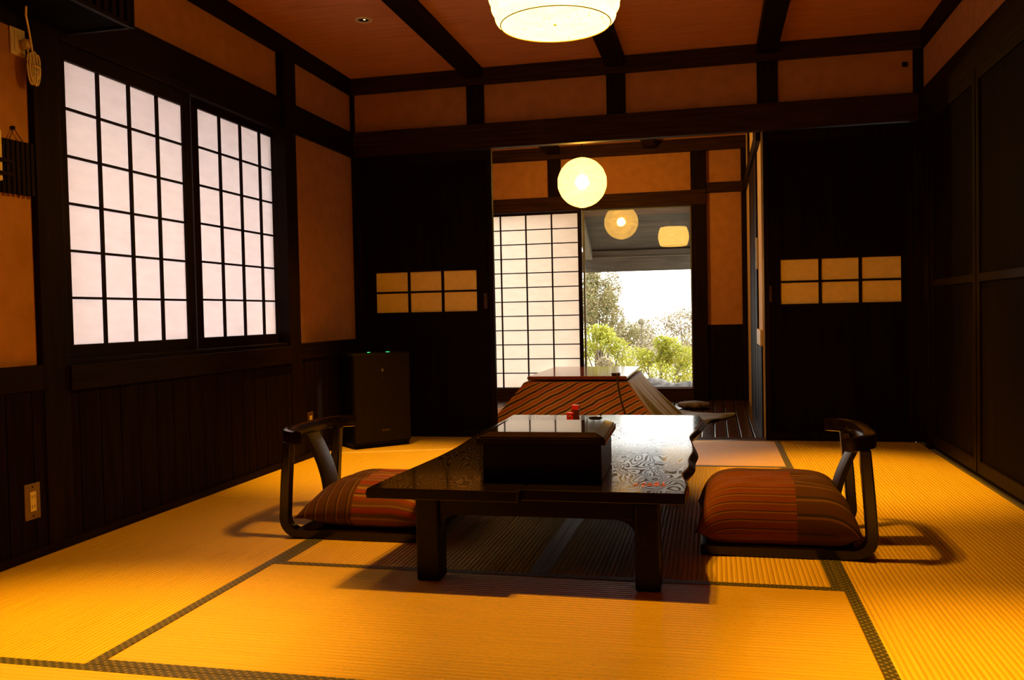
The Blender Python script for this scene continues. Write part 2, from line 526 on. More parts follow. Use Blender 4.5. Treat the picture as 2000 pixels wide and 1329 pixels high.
# left wall: plaster with the window opening Y 2.80..4.78, Z 0.70..1.95
struct(boxes((XL - 0.12, XL, YF - 0.2, 2.86, -0.1, CZ + 0.02), (XL - 0.12, XL, 4.78, YB2 + 0.02, -0.1, CZ + 0.02),
             (XL - 0.12, XL, 2.86, 4.78, 1.95, CZ + 0.02), (XL - 0.12, XL, 2.86, 4.78, -0.1, 0.70),
             (XL - 0.01, -2.412, YF, 2.72, 0.68, 1.97)).build('wall_left', PLASTER))
struct(boxes((XR, XR + 0.12, YF - 0.2, YB2, -0.1, CZ + 0.02)).build('wall_right', PLASTER))
struct(boxes((XL - 0.12, XR + 0.12, YF - 0.2, YF, -0.1, CZ + 0.02)).build('wall_front', PLASTER))
# back wall: only the part above the lintel is plastered
struct(boxes((XL, XR, 5.80, YB2, 2.05, CZ)).build('wall_back', PLASTER))
nt_ = [0]


def trim(mat, *bs, bevel=0.003):
    nt_[0] += 1
    return struct(boxes(*bs).build('trim_%d' % nt_[0], mat, bevel=bevel))


# back wall timbers
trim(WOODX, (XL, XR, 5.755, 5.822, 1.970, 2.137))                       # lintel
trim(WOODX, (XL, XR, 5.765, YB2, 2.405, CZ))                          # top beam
for x0, x1 in ((-1.622, -1.502), (-0.667, -0.543), (0.287, 0.412)):
    trim(WOOD, (x0, x1, 5.775, YB2 - 0.01, 2.137, 2.405))            # short struts
    trim(WOODY, (x0, x1, YF, 5.766, 2.447, CZ + 0.002))               # ceiling beams
trim(WOOD, (XL, -2.447, 5.775, YB2, 0.0, 2.41))                       # corner post left
trim(WOOD, (1.205, XR, 5.775, YB2, 0.0, 2.41))                        # corner post right
# left wall timbers
trim(WOODY, (XL, XL + 0.02, YF, 5.765, 2.40, CZ))                     # top beam
trim(WOODY, (XL, XL + 0.03, YF, 5.775, 1.965, 2.135))                 # lintel rail
trim(WOOD, (XL, FX, 2.715, 2.845, 0.0, 2.135))                        # posts beside the window
trim(WOOD, (XL, XL + 0.03, 2.745, 2.875, 2.135, 2.40))
trim(WOOD, (XL - 0.04, FX, 4.63, 4.765, 0.0, 1.965))
trim(WOOD, (XL, XL + 0.05, 4.71, 4.86, 1.965, 2.40))
trim(WOOD, (XL, XL + 0.06, 2.40, 2.565, 0.0, 2.40))
trim(WOOD, (XL, XL + 0.06, 0.4, 0.55, 0.0, 2.40))
# wainscot boards of the left wall
wm = MB()
yy = YF
while yy < 5.77:
    y1 = min(yy + 0.118, 5.77)
    wm.box(XL, FX - 0.006, yy + 0.001, y1 - 0.001, 0.0, 0.60)
    yy += 0.12
struct(wm.build('trim_wainscot', BOARD, bevel=0.002))
trim(WOODY, (XL, -2.403, YF, 2.714, 1.898, 1.966))
trim(WOODY, (XL, FX, YF, 2.715, 0.60, 0.692))
trim(WOODY, (XL, FX, 4.765, 5.77, 0.60, 0.692))
trim(WOODY, (XL - 0.10, FX + 0.01, 2.845, 4.63, 0.585, 0.682))
struct(boxes((FX - 0.006, FX + 0.008, YF, 5.775, 0.0, 0.03)).build('baseboard_left', WOODY))
# right wall: plaster strip above, dark sliding doors below
trim(WOODY, (XR - 0.02, XR, YF, 5.765, 2.40, CZ))
trim(WOODY, (XR - 0.035, XR, YF, 5.775, 1.965, 2.135))
trim(WOOD, (XR - 0.045, XR, 5.50, 5.60, 0.0, 1.965))
trim(WOOD, (XR - 0.045, XR, 3.55, 3.67, 0.0, 1.965))
trim(WOOD, (XR - 0.045, XR, 1.6, 1.72, 0.0, 1.965))
struct(boxes((XR - 0.012, XR, YF, 5.775, 0.0, 0.03)).build('baseboard_right', WOODY))


def dark_door(name, y0, y1):
    o = struct(boxes((XR - 0.022, XR - 0.002, y0, y1, 0.03, 1.965)).build(name, FUSUMA))
    f = MB()
    for b in ((y0, y0 + 0.04, 0.03, 1.965), (y1 - 0.04, y1, 0.03, 1.965), (y0 + 0.04, y1 - 0.04, 0.03, 0.09),
              (y0 + 0.04, y1 - 0.04, 1.905, 1.965), (y0 + 0.04, y1 - 0.04, 0.95, 0.99)):
        f.box(XR - 0.034, XR - 0.02, b[0], b[1], b[2], b[3])
    f.build('door_frame', WOOD, o, bevel=0.002)
    return o


dark_door('door_3', 3.68, 4.58); dark_door('door_4', 4.60, 5.49)
dark_door('door_5', 1.73, 2.63); dark_door('door_6', 2.65, 3.54)


# sliding doors of the back wall with their six paper lites
def fusuma(name, x0, x1, y, lx0, lx1, pull_x):
    t = 0.032
    lz0, lz1 = 0.870, 1.152
    o = struct(boxes((x0, lx0, y, y + t, 0.0, 1.967), (lx1, x1, y, y + t, 0.0, 1.967), (lx0, lx1, y, y + t, 0.0, lz0),
                     (lx0, lx1, y, y + t, lz1, 1.967)).build(name, FUSUMA))
    fr = MB()
    for b in ((x0, x0 + 0.03, 0.0, 1.967), (x1 - 0.03, x1, 0.0, 1.967), (x0 + 0.03, x1 - 0.03, 0.0, 0.05), (x0 + 0.03, x1 - 0.03, 1.90, 1.967)):
        fr.box(b[0], b[1], y - 0.006, y + 0.001, b[2], b[3])
    fr.build('door_frame', WOOD, o, bevel=0.002)
    boxes((lx0, lx1, y + 0.012, y + 0.016, lz0, lz1)).build('paper_lite', LITE, o)
    mu = MB()
    w = (lx1 - lx0)
    for k in (1, 2):
        xx = lx0 + w * k / 3
        mu.box(xx - 0.009, xx + 0.009, y + 0.002, y + 0.0125, lz0, lz1)
    zz = (lz0 + lz1) / 2
    mu.box(lx0, lx1, y + 0.003, y + 0.0125, zz - 0.0065, zz + 0.0065)
    for b in ((lx0 - 0.012, lx0, lz0 - 0.012, lz1 + 0.012), (lx1, lx1 + 0.012, lz0 - 0.012, lz1 + 0.012),
              (lx0, lx1, lz0 - 0.012, lz0), (lx0, lx1, lz1, lz1 + 0.012)):
        mu.box(b[0], b[1], y - 0.003, y + 0.014, b[2], b[3])
    mu.build('muntin', WOOD, o)
    p = MB()
    p.box(pull_x - 0.012, pull_x + 0.012, y - 0.004, y + 0.001, 0.885, 0.99)
    p.build('door_pull', noisy('bronze_pull_' + name, (0.05, 0.02, 0.015), (0.07, 0.03, 0.02), (30, 30, 30), 0.4, 2, 0, 0.5, 0.5), o, bevel=0.003)
    return o


fusuma('door_1', -2.447, -1.462, 5.80, -2.320, -1.583, -1.522)
fusuma('door_2', 0.318, 1.205, 5.80, 0.418, 1.132, 0.352)
trim(WOODX, (-2.447, 1.205, 5.7845, YB2, -0.045, 0.0015))               # door sill


# ------------------------------------------------------------------ shoji windows of the left wall
def left_shoji(name, xp, y0, y1, z0, z1, st0, st1):
    """xp = plane of the paper; y0..y1, z0..z1 = paper seen between the frame"""
    o = struct(boxes((xp - 0.001, xp, y0 - 0.005, y1 + 0.005, z0 - 0.005, z1 + 0.005)).build(name, SHOJI))
    fr = MB()
    fr.box(xp - 0.010, xp + 0.016, y0 - st0, y0, z0 - 0.055, 1.962)
    fr.box(xp - 0.010, xp + 0.016, y1, y1 + st1, z0 - 0.055, 1.962)
    fr.box(xp - 0.010, xp + 0.016, y0, y1, z0 - 0.055, z0)
    fr.box(xp - 0.010, xp + 0.016, y0, y1, z1, 1.962)
    fr.build('window_frame', WOOD, o, bevel=0.002)
    mu = MB()
    for k in (1, 2, 3):
        yy = y0 + (y1 - y0) * k / 4
        mu.box(xp + 0.0005, xp + 0.013, yy - 0.006, yy + 0.006, z0, z1)
    for k in range(1, 6):
        zz = z0 + (z1 - z0) * k / 6
        mu.box(xp + 0.0005, xp + 0.011, y0, y1, zz - 0.0048, zz + 0.0048)
    mu.build('muntin', WOOD, o)
    return o


left_shoji('window_1', -2.45, 2.935, 3.713, 0.757, 1.862, 0.04, 0.055)
left_shoji('window_2', -2.478, 3.875, 4.69, 0.757, 1.890, 0.055, 0.05)
trim(WOODY, (-2.50, -2.40, 2.845, 4.63, 0.682, 0.703))                # window sill
trim(WOODY, (-2.50, -2.415, 2.845, 4.63, 1.925, 1.966))               # head rail

# ------------------------------------------------------------------ tatami mats
TG = None


def mat(name, x0, x1, y0, y1, axis, sides, label):
    r = tag(boxes((x0 + 0.0008, x1 - 0.0008, y0 + 0.0008, y1 - 0.0008, -0.045, 0.0)).build('tatami_mat', TATX if axis == 'X' else TATY, bevel=0.002), label, 'tatami mat', 'tatami mats covering the floor')
    w = 0.034
    for s in sides:
        b = {'N': (x0, x1, y1 - w, y1), 'S': (x0, x1, y0, y0 + w), 'W': (x0, x0 + w, y0, y1), 'E': (x1 - w, x1, y0, y1)}[s]
        boxes((b[0] + 0.0008, b[1] - 0.0008, b[2] + 0.0008, b[3] - 0.0008, -0.001, 0.0012)).build('cloth_border', BORDER, r)
    return r


XA, XM, XC = -1.488, -0.563, 0.366
mat('m', FX + 0.008, -0.48, 0.93, 1.833, 'X', 'NS', 'tatami mat cut by the lower left corner of the photo')
mat('m', -0.48, XR - 0.012, 0.93, 1.833, 'X', 'NS', 'tatami mat lying below the bottom edge of the photo')
mat('m', XA, XC, 1.833, 2.745, 'X', 'NS', 'wide tatami mat in front of the low table with ridges running sideways')
mat('m', XA, XM, 2.745, 4.79, 'Y', 'WE', 'tatami mat under the left half of the low table')
mat('m', XM, XC, 2.745, 4.79, 'Y', 'WE', 'tatami mat under the right half of the low table')
mat('m', XA, XC, 4.79, YB + 0.004, 'X', 'NS', 'pale tatami mat along the doorway sill behind the low table')
mat('m', FX + 0.008, XA, 1.833, 3.70, 'Y', 'E', 'tatami mat below the bright left shoji window')
mat('m', FX + 0.008, XA, 3.70, YB + 0.004, 'Y', 'E', 'tatami mat under the air purifier and left floor chair')
mat('m', XC, XR - 0.012, 1.833, 3.66, 'Y', 'WE', 'tatami mat at the lower right in front of the right floor chair')
mat('m', XC, XR - 0.012, 3.66, YB + 0.004, 'Y', 'WE', 'tatami mat behind the right floor chair, below the right sliding door')
mat('m', XL + 0.1, XR - 0.012, YF, 0.93, 'X', 'NS', 'tatami mat under the camera, outside the photo')

# ------------------------------------------------------------------ low table
TZ, TT = 0.302, 0.034
tb = thing('low_table', 'long low table of figured dark wood with live edges between two floor chairs', 'table', (-0.57, 3.5, 0))
SEAM = -0.585


def edge_l(y):
    return -1.052 - 0.026 * math.exp(-((y - 2.5) / 0.35) ** 2) + 0.009 * math.sin(y * 2.3 + 0.4) + 0.006 * math.sin(y * 6.1)


def edge_r(y):
    a = -0.080 + 0.012 * math.sin(y * 3.1 + 1.0) + 0.009 * math.sin(y * 9.0) + 0.002 * math.sin(y * 19)
    if y > 2.75:
        a -= 0.022 * math.exp(-((y - 2.92) / 0.12) ** 2) + 0.030 * math.exp(-((y - 3.75) / 0.16) ** 2)
        a += 0.016 * math.exp(-((y - 3.35) / 0.18) ** 2)
    return a


def slab(xa, xb, y0, y1, bulge_l, bulge_r, n=90):
    m = MB()
    vs, fs = [], []
    rows = []
    for i in range(n):
        y = y0 + (y1 - y0) * i / (n - 1)
        L, R = xa(y), xb(y)
        k_ = max(0.0, min(1.0, (y - 2.66) / 0.12))
        jl = bulge_l * (0.7 + 0.3 * math.sin(y * 11))
        jr = bulge_r * k_ * (0.8 + 0.5 * math.sin(y * 6.0 + 1))
        row = [(L + 0.004, y, TZ), (R - 0.004, y, TZ), (R, y, TZ - 0.004), (R + jr, y, TZ - 0.020), (R + jr * 0.4, y, TZ - TT),
               (L - jl * 0.4, y, TZ - TT), (L - jl, y, TZ - 0.018), (L, y, TZ - 0.004)]
        rows.append(row)
    for r in rows:
        vs += r
    k = 8
    for i in range(n - 1):
        for j in range(k):
            fs.append((i * k + j, i * k + (j + 1) % k, (i + 1) * k + (j + 1) % k, (i + 1) * k + j))
    fs.append(tuple(range(k))); fs.append(tuple((n - 1) * k + j for j in range(k))[::-1])
    return m.add(vs, fs)


slab(edge_l, lambda y: SEAM - 0.0008, 2.566, 4.55, 0.006, 0.0).build('tabletop', [TABLETOP, TABLEWOOD, LACQ], tb, bevel=0.003, edge=2)
slab(lambda y: SEAM + 0.0008, edge_r, 2.598, 4.57, 0.0, 0.016).build('tabletop', [TABLETOP, TABLEWOOD, LACQ], tb, bevel=0.003, edge=2)
for o in tb.children:
    for p in o.data.polygons:
        p.material_index = 0 if p.normal.z > 0.5 else 1
for y0 in (2.608, 4.33):
    for x0 in (-0.930, -0.240):
        boxes((x0, x0 + 0.075, y0, y0 + 0.085, 0.001, TZ - TT)).build('leg', TABLEWOOD, tb, bevel=0.006)
for y0 in (2.622, 4.345):
    boxes((-0.855, -0.240, y0, y0 + 0.045, 0.212, TZ - TT)).build('apron', TABLEWOOD, tb, bevel=0.004)
for x0 in (-0.902, -0.220):
    boxes((x0, x0 + 0.045, 2.693, 4.33, 0.225, TZ - TT)).build('apron', TABLEWOOD, tb, bevel=0.004)
# curved brackets inside the legs
for s, x0 in ((1, -0.855), (-1, -0.240)):
    poly = [(x0, 0.212), (x0 + s * 0.065, 0.212)] + [(x0 + s * 0.065 * (1 - math.sin(a)), 0.212 - 0.045 * (1 - math.cos(a))) for a in [i * PI / 12 for i in range(1, 7)]]
    MB().prism(poly, lambda p, q, a: (p, a, q), 2.626, 2.660).build('bracket', TABLEWOOD, tb)
# thin red strokes lying on the top
mk, nt, b = newmat('red_strokes')
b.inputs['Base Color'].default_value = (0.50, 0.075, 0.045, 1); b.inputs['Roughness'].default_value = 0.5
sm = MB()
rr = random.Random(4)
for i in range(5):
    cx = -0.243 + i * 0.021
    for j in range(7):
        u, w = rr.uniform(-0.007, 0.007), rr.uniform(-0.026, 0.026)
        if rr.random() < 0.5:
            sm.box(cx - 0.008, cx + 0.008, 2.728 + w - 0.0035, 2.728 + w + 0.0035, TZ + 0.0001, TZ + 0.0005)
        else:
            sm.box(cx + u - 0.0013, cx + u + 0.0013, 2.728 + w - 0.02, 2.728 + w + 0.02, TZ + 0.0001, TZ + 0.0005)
o = sm.build('red_mark', mk, tb); o['label'] = 'red mark on the tabletop'

# ------------------------------------------------------------------ black tea box on the table
bx = thing('tea_box', 'black lacquered box with a glossy lid standing on the low table', 'box', (-0.55, 2.92, TZ))
BM_ = Matrix.Rotation(math.radians(1.5), 3, 'Z')
bc = (-0.548, 2.905)


def rb(m, sx, sy, z0, z1):
    return m.obox((bc[0], bc[1], (z0 + z1) / 2), (sx, sy, z1 - z0), BM_)


rb(MB(), 0.385, 0.36, TZ + 0.001, 0.424).build('box_body', TABLEWOOD, bx, bevel=0.004)
lid = rb(MB(), 0.415, 0.395, 0.424, 0.444)
c = Vector((bc[0], bc[1], 0))
vs = []
for hx, hy, z in ((0.2025, 0.192, 0.444), (0.2025, 0.192, 0.448), (0.172, 0.162, 0.4605)):
    for sx, sy in ((-1, -1), (1, -1), (1, 1), (-1, 1)):
        p = BM_ @ Vector((sx * hx, sy * hy, 0)); vs.append((c.x + p.x, c.y + p.y, z))
fs = [(0, 1, 2, 3), (8, 9, 10, 11)]
for k in (0, 4):
    for i in range(4):
        fs.append((k + i, k + (i + 1) % 4, k + 4 + (i + 1) % 4, k + 4 + i))
lid.add(vs, fs)
lid.build('lid', noisy('polished_black_lacquer', (0.006, 0.004, 0.003), (0.010, 0.006, 0.004), (20, 20, 20), 0.045, 3), bx, bevel=0.002)


# red containers and a small dish behind the box
def caddy(name, label, x, y, w, h, bodym, lidm, lidh):
    r = thing(name, label, 'container', (x, y, TZ))
    boxes((x - w / 2, x + w / 2, y - w / 2, y + w / 2, TZ + 0.0005, TZ + h - lidh)).build('body', bodym, r, bevel=0.003)
    boxes((x - w / 2 - 0.001, x + w / 2 + 0.001, y - w / 2 - 0.001, y + w / 2 + 0.001, TZ + h - lidh + 0.0003, TZ + h)).build('lid', lidm, r, bevel=0.003)
    return r


r1 = caddy('seasoning_caddy', 'small bright red container on the low table behind the black box', -0.652, 3.98, 0.031, 0.080, RED, RED, 0.012)
MB().lathe([(0.0, -0.003), (0.004, -0.003), (0.004, 0.0), (0.0, 0.0)], (-0.651, 3.963, 0.368), 12, False).build('knob', WHITEP, r1)
caddy('seasoning_caddy', 'taller dark maroon container with red lid behind the small red one', -0.640, 4.06, 0.033, 0.106, MAROON, RED, 0.024)
dsh = thing('small_dish', 'small shallow glossy dish at the far edge of the low table', 'dish', (-0.583, 4.33, TZ))
MB().lathe([(0.0, 0.001), (0.022, 0.001), (0.036, 0.012), (0.039, 0.013), (0.036, 0.015), (0.022, 0.005), (0.0, 0.005)], (-0.583, 4.33, TZ), 32, False).build('dish_bowl', LACQ, dsh, smooth=True)


# ------------------------------------------------------------------ legless floor chairs (local: +x towards the table)
def make_chair():
    root = thing('floor_chair', '', 'chair', (0, 0, 0), None)

    def side(y0, y1):
        rail_h, th = 0.038, 0.038
        outer, inner = [], []
        outer.append((0.575, 0.001)); outer.append((0.075, 0.001))
        for i in range(1, 9):
            a = PI / 2 * i / 8
            outer.append((0.075 - 0.075 * math.sin(a), 0.001 + 0.075 * (1 - math.cos(a))))
        outer.append((0.008, 0.20)); outer.append((0.022, 0.37))
        inner.append((0.058, 0.37)); inner.append((0.045, 0.20))
        for i in range(0, 9):
            a = PI / 2 * (1 - i / 8)
            inner.append((0.038 + 0.045 * (1 - math.sin(a)), rail_h + 0.045 * (1 - math.cos(a))))
        inner.append((0.575, rail_h))
        return MB().prism(outer + inner, lambda p, q, a: (p, a, q), y0, y1)
    side(-0.245, -0.205).build('side_frame', LACQ_CHAIR, root, bevel=0.005)
    side(0.205, 0.245).build('side_frame', LACQ_CHAIR, root, bevel=0.005)
    boxes((0.062, 0.575, -0.2045, 0.2045, 0.012, 0.034)).build('seat_board', LACQ_CHAIR, root, bevel=0.004)

    # crest rail: a bent bar whose ends point forward
    def crest(u, v):
        y = -0.262 + 0.524 * u
        k = (2 * u - 1)
        xb = -0.012 + 0.085 * abs(k) ** 6
        nx = 0.036
        prof = [(0, 0), (nx * 0.5, -0.003), (nx, 0), (nx + 0.004, 0.022), (nx + 0.001, 0.043), (nx * 0.5, 0.047), (0, 0.043), (-0.003, 0.022)]
        i = int(round(v * 8)) % 8
        # tilt the bar so its section faces along the curve
        return (xb + prof[i][0], y, 0.368 + prof[i][1] + 0.006 * (1 - k * k))
    m = MB()
    nu = 33
    vs = [crest(i / (nu - 1), j / 8) for i in range(nu) for j in range(8)]
    fs = [(i * 8 + j, i * 8 + (j + 1) % 8, (i + 1) * 8 + (j + 1) % 8, (i + 1) * 8 + j) for i in range(nu - 1) for j in range(8)]
    fs += [tuple(range(8)), tuple((nu - 1) * 8 + j for j in range(8))[::-1]]
    m.add(vs, fs).build('crest_rail', LACQ_CHAIR, root, smooth=True, angle=50)

    # central splat, bowed towards the sitter
    def splat(t):
        z = 0.036 + (0.374 - 0.036) * t
        x = 0.115 - 0.085 * t + 0.030 * math.sin(PI * t)
        return x, z
    m = MB(); n = 18
    vs, fs = [], []
    for i in range(n):
        t = i / (n - 1)
        x, z = splat(t); w = 0.062 - 0.008 * t
        vs += [(x - 0.015, -w, z), (x + 0.004, -w, z), (x + 0.010, -w * 0.6, z), (x + 0.010, w * 0.6, z), (x + 0.004, w, z), (x - 0.015, w, z)]
    k = 6
    for i in range(n - 1):
        for j in range(k):
            fs.append((i * k + j, i * k + (j + 1) % k, (i + 1) * k + (j + 1) % k, (i + 1) * k + j))
    fs += [tuple(range(k)), tuple((n - 1) * k + j for j in range(k))[::-1]]
    o = m.add(vs, fs).build('back_splat', LEATHER, root, smooth=True, angle=50)
    o['label'] = 'leather-covered back splat'
    return root


ch = make_chair()
ch2 = ch.copy(); COL.objects.link(ch2)
for c_ in list(ch.children):
    d = c_.copy(); COL.objects.link(d); d.parent = ch2
ch.location = (-1.637, 3.285, 0.0)
ch['label'] = 'black lacquered legless floor chair at the left side of the low table'
ch2.location = (0.520, 3.285, 0.0); ch2.rotation_euler = (0, 0, PI)
ch2['label'] = 'black lacquered legless floor chair at the right side of the low table'
for o in (ch, ch2):
    o['group'] = 'floor chairs at the low table'


def cushion(name, label, loc, rot, mtl, sx, sy, hz, seed, ex):
    rnd = random.Random(seed)
    ph = [rnd.uniform(0, 6) for _ in range(4)]

    def pt(u, v, top):
        a, b = 2 * u - 1, 2 * v - 1
        # corners reach out, sides pull in
        ox = a * (sx / 2) * (1 - 0.075 * (1 - abs(b) ** 2) * abs(a) ** 3)
        oy = b * (sy / 2) * (1 - 0.075 * (1 - abs(a) ** 2) * abs(b) ** 3)
        t = max(0.0, (1 - abs(a) ** ex)) ** 0.6 * max(0.0, (1 - abs(b) ** ex)) ** 0.6
        wr = 0.004 * math.sin(9 * a + ph[0]) * math.sin(7 * b + ph[1]) + 0.003 * math.sin(15 * b + ph[2])
        z = 0.046 + (hz * 0.66 + wr) * t if top else 0.046 - min(0.046, hz * 0.34 * t ** 1.6)
        return ox, oy, z
    n = 44
    m = MB()
    m.grid(lambda u, v: pt(u, v, True), n, n)
    m.grid(lambda u, v: pt(u, v, False), n, n)
    # running length over the puffed surface, so that the woven stripes keep their width on the sides
    uvs = []
    for top in (True, False):
        P_ = [[Vector(pt(i / (n - 1), j / (n - 1), top)) for i in range(n)] for j in range(n)]
        ax = [[0.0] * n for _ in range(n)]; ay = [[0.0] * n for _ in range(n)]
        c0 = n // 2
        for j in range(n):
            for i in range(c0 + 1, n):
                ax[j][i] = ax[j][i - 1] + (P_[j][i] - P_[j][i - 1]).length
            for i in range(c0 - 1, -1, -1):
                ax[j][i] = ax[j][i + 1] - (P_[j][i] - P_[j][i + 1]).length
        for i in range(n):
            for j in range(c0 + 1, n):
                ay[j][i] = ay[j - 1][i] + (P_[j][i] - P_[j - 1][i]).length
            for j in range(c0 - 1, -1, -1):
                ay[j][i] = ay[j + 1][i] - (P_[j][i] - P_[j + 1][i]).length
        uvs += [(ax[j][i], ay[j][i]) for j in range(n) for i in range(n)]
    me = m.build(name, mtl, None, smooth=True, angle=80)
    ul = me.data.uv_layers.new(name='cloth')
    for lp in me.data.loops:
        ul.data[lp.index].uv = uvs[lp.vertex_index]
    bm = bmesh.new(); bm.from_mesh(me.data); bmesh.ops.remove_doubles(bm, verts=bm.verts, dist=0.0004)
    bmesh.ops.recalc_face_normals(bm, faces=bm.faces)
    bm.to_mesh(me.data); bm.free()
    me.data.polygons.foreach_set('use_smooth', [True] * len(me.data.polygons))
    me.location = loc; me.rotation_euler = (0, 0, rot)
    tag(me, label, 'cushion', 'floor cushions on the floor chairs')
    return me


CUL = m_cushion('red_striped_cover', -0.06, 'X', 0.135)
CUR = m_cushion('rust_striped_cover', -0.07, 'Y', 0.030)
cushion('floor_cushion', 'floor cushion with bold red and tan stripes on the left floor chair', (-1.290, 3.285, 0.0355), 0, CUL, 0.56, 0.52, 0.20, 3, 3.2)
cushion('floor_cushion', 'rust floor cushion with fine ridged stripes on the right floor chair', (0.200, 3.285, 0.0355), PI, CUR, 0.545, 0.52, 0.235, 5, 5.5)

# ------------------------------------------------------------------ big barrel lantern
LX, LY = -0.526, 3.05
LZ0, LZ1 = 1.852, 2.145
WARM = (1.0, 0.51, 0.085)
ln = thing('paper_lantern', 'large barrel-shaped paper ceiling lantern hanging over the low table', 'lamp', (LX, LY, LZ0))
prof = []
for i in range(61):
    t = i / 60
    r = 0.193 + 0.039 * math.sin(PI * min(1, t * 1.02)) ** 0.8 + 0.006 * abs(math.sin(PI * t * 8))
    prof.append((r, (LZ1 - LZ0) * t))
MB().lathe(prof, (LX, LY, LZ0), 72, False).build('lantern_shade', m_lantern('barrel_washi', WARM, 12.0, 0.11, 0), ln, smooth=True, angle=60)
MB().lathe([(0.0, 0.0), (0.192, 0.0)], (LX, LY, LZ0 + 0.001), 72, False).build('bottom_diffuser', m_lantern('barrel_bottom_sheet', WARM, 14.0, 0.5, 0, True), ln)
ring = [(LX + 0.193 * math.cos(a), LY + 0.193 * math.sin(a), LZ0) for a in [2 * PI * i / 72 for i in range(72)]]
MB().tube(ring, 0.0022, 6, True).build('bottom_ring', noisy('brown_bamboo_ring', (0.10, 0.05, 0.015), (0.14, 0.07, 0.02), (30, 30, 30), 0.6), ln, smooth=True)
MB().lathe([(0.0, -0.004), (0.0055, -0.004), (0.0055, 0.0), (0.0, 0.0)], (LX, LY - 0.01, LZ0 - 0.001), 12, False).build('finial', BRASSY, ln)
ring2 = [(LX + 0.194 * math.cos(a), LY + 0.194 * math.sin(a), LZ1) for a in [2 * PI * i / 72 for i in range(72)]]
tm = MB().tube(ring2, 0.003, 6, True)
tm.lathe([(0.0, -0.002), (0.193, -0.002)], (LX, LY, LZ1), 72, False)
tm.build('top_reflector', WOOD, ln)
MB().tube([(LX, LY, LZ1), (LX, LY, CZ)], 0.006, 8).build('cord', DARKP, ln)
MB().lathe([(0.0, -0.03), (0.05, -0.03), (0.05, 0.0), (0.0, 0.0)], (LX, LY, CZ), 24, False).build('ceiling_rose', DARKP, ln)


def spot(name, loc, power, angle, blend, radius, col=(1, 0.465, 0.014)):
    l = bpy.data.lights.new(name, 'SPOT')
    l.energy = power; l.spot_size = math.radians(angle); l.spot_blend = blend; l.shadow_soft_size = radius; l.color = col
    o = bpy.data.objects.new(name, l); COL.objects.link(o); o.location = loc
    return o


BULB = 200
for dx in (-0.065, 0.065):
    s_ = spot('lantern_bulb', (LX + dx, LY - 0.06, LZ0 + 0.20), BULB, 166, 0.25, 0.028)

# ------------------------------------------------------------------ recessed ceiling downlights
for i, (x, y, p) in enumerate(((-1.895, 4.65, 430), (0.70, 4.55, 430), (-1.66, 1.75, 640), (0.80, 1.85, 640))):
    lab = ['recessed ceiling downlight with pale ring above the air purifier corner', 'recessed ceiling downlight above the right floor mats, outside the photo',
           'recessed ceiling downlight above the near left mats, outside the photo', 'recessed ceiling downlight above the near right mats, outside the photo'][i]
    d = thing('ceiling_downlight', lab, 'lamp', (x, y, CZ), 'recessed ceiling downlights')
    MB().lathe([(0.032, -0.001), (0.032, -0.006), (0.050, -0.005), (0.051, -0.001)], (x, y, CZ), 32, False).build('trim_ring', IVORY, d, smooth=True)
    MB().lathe([(0.0, -0.0006), (0.0325, -0.0006)], (x, y, CZ), 32, False).build('recess', DARKP, d)
    MB().lathe([(0.0, -0.0022), (0.006, -0.0022), (0.006, -0.0008)], (x + 0.006, y, CZ), 16, False).build('bulb', emis('downlight_bulb_%d' % i, (1, 0.7, 0.3), 3.0), d)
    spot('downlight_beam', (x, y, CZ - 0.012), p, 46, 0.9, 0.02)

# ------------------------------------------------------------------ veranda room
fm = MB()
x = -2.62
while x < XV + 0.02:
    fm.box(x + 0.0035, x + 0.0835, YB2, YW + 0.02, -0.03, -0.004)
    x += 0.087
struct(fm.build('floor_veranda', DECKM, bevel=0.008, seg=3))
struct(boxes((-2.7, XV + 0.3, YB2 - 0.02, YW + 0.15, -0.15, -0.035)).build('floor_veranda_base', WOOD))
struct(boxes((-2.75, XV + 0.2, YB2 - 0.02, YW + 0.15, CV, CV + 0.12)).build('ceiling_veranda', CEILM))
struct(boxes((-2.75, -2.63, YB2, YW + 0.12, -0.1, CV + 0.05)).build('wall_veranda_left', PLASTER))
# far wall: plaster above 1.96 and right of the window
struct(boxes((-2.75, XV + 0.12, YW, YW + 0.12, 1.84, CV + 0.02), (-0.193, XV + 0.12, YW, YW + 0.12, -0.1, 1.84),
             (-2.75, -0.193, YW, YW + 0.12, -0.1, 0.112), (-2.75, -2.45, YW, YW + 0.12, 0.112, 1.84)).build('wall_far', PLASTER))
trim(WOODX, (-2.63, XV, YW - 0.05, YW, 2.33, CV))
trim(WOODX, (-2.63, -0.055, YW - 0.055, YW, 1.832, 1.968))
trim(WOODX, (-0.06, XV, YW - 0.04, YW, 1.935, 2.03))
trim(WOOD, (-1.545, -1.422, YW - 0.04, YW, 1.968, 2.33))
trim(WOOD, (-0.193, -0.052, YW - 0.05, YW + 0.1, 0.0, 2.33))
trim(WOOD, (0.262, XV, YW - 0.03, YW, 0.0, 2.33))
trim(WOODX, (-2.63, -0.19, YW - 0.055, YW, -0.004, 0.112))
struct(boxes((-0.055, 0.265, YW - 0.02, YW, -0.004, 0.705)).build('trim_veranda_wainscot', BOARD))
trim(WOODY, (-1.545, -1.422, YB2, YW - 0.05, 2.375, CV))
trim(WOODY, (-0.62, -0.50, YB2, YW - 0.05, 2.375, CV))
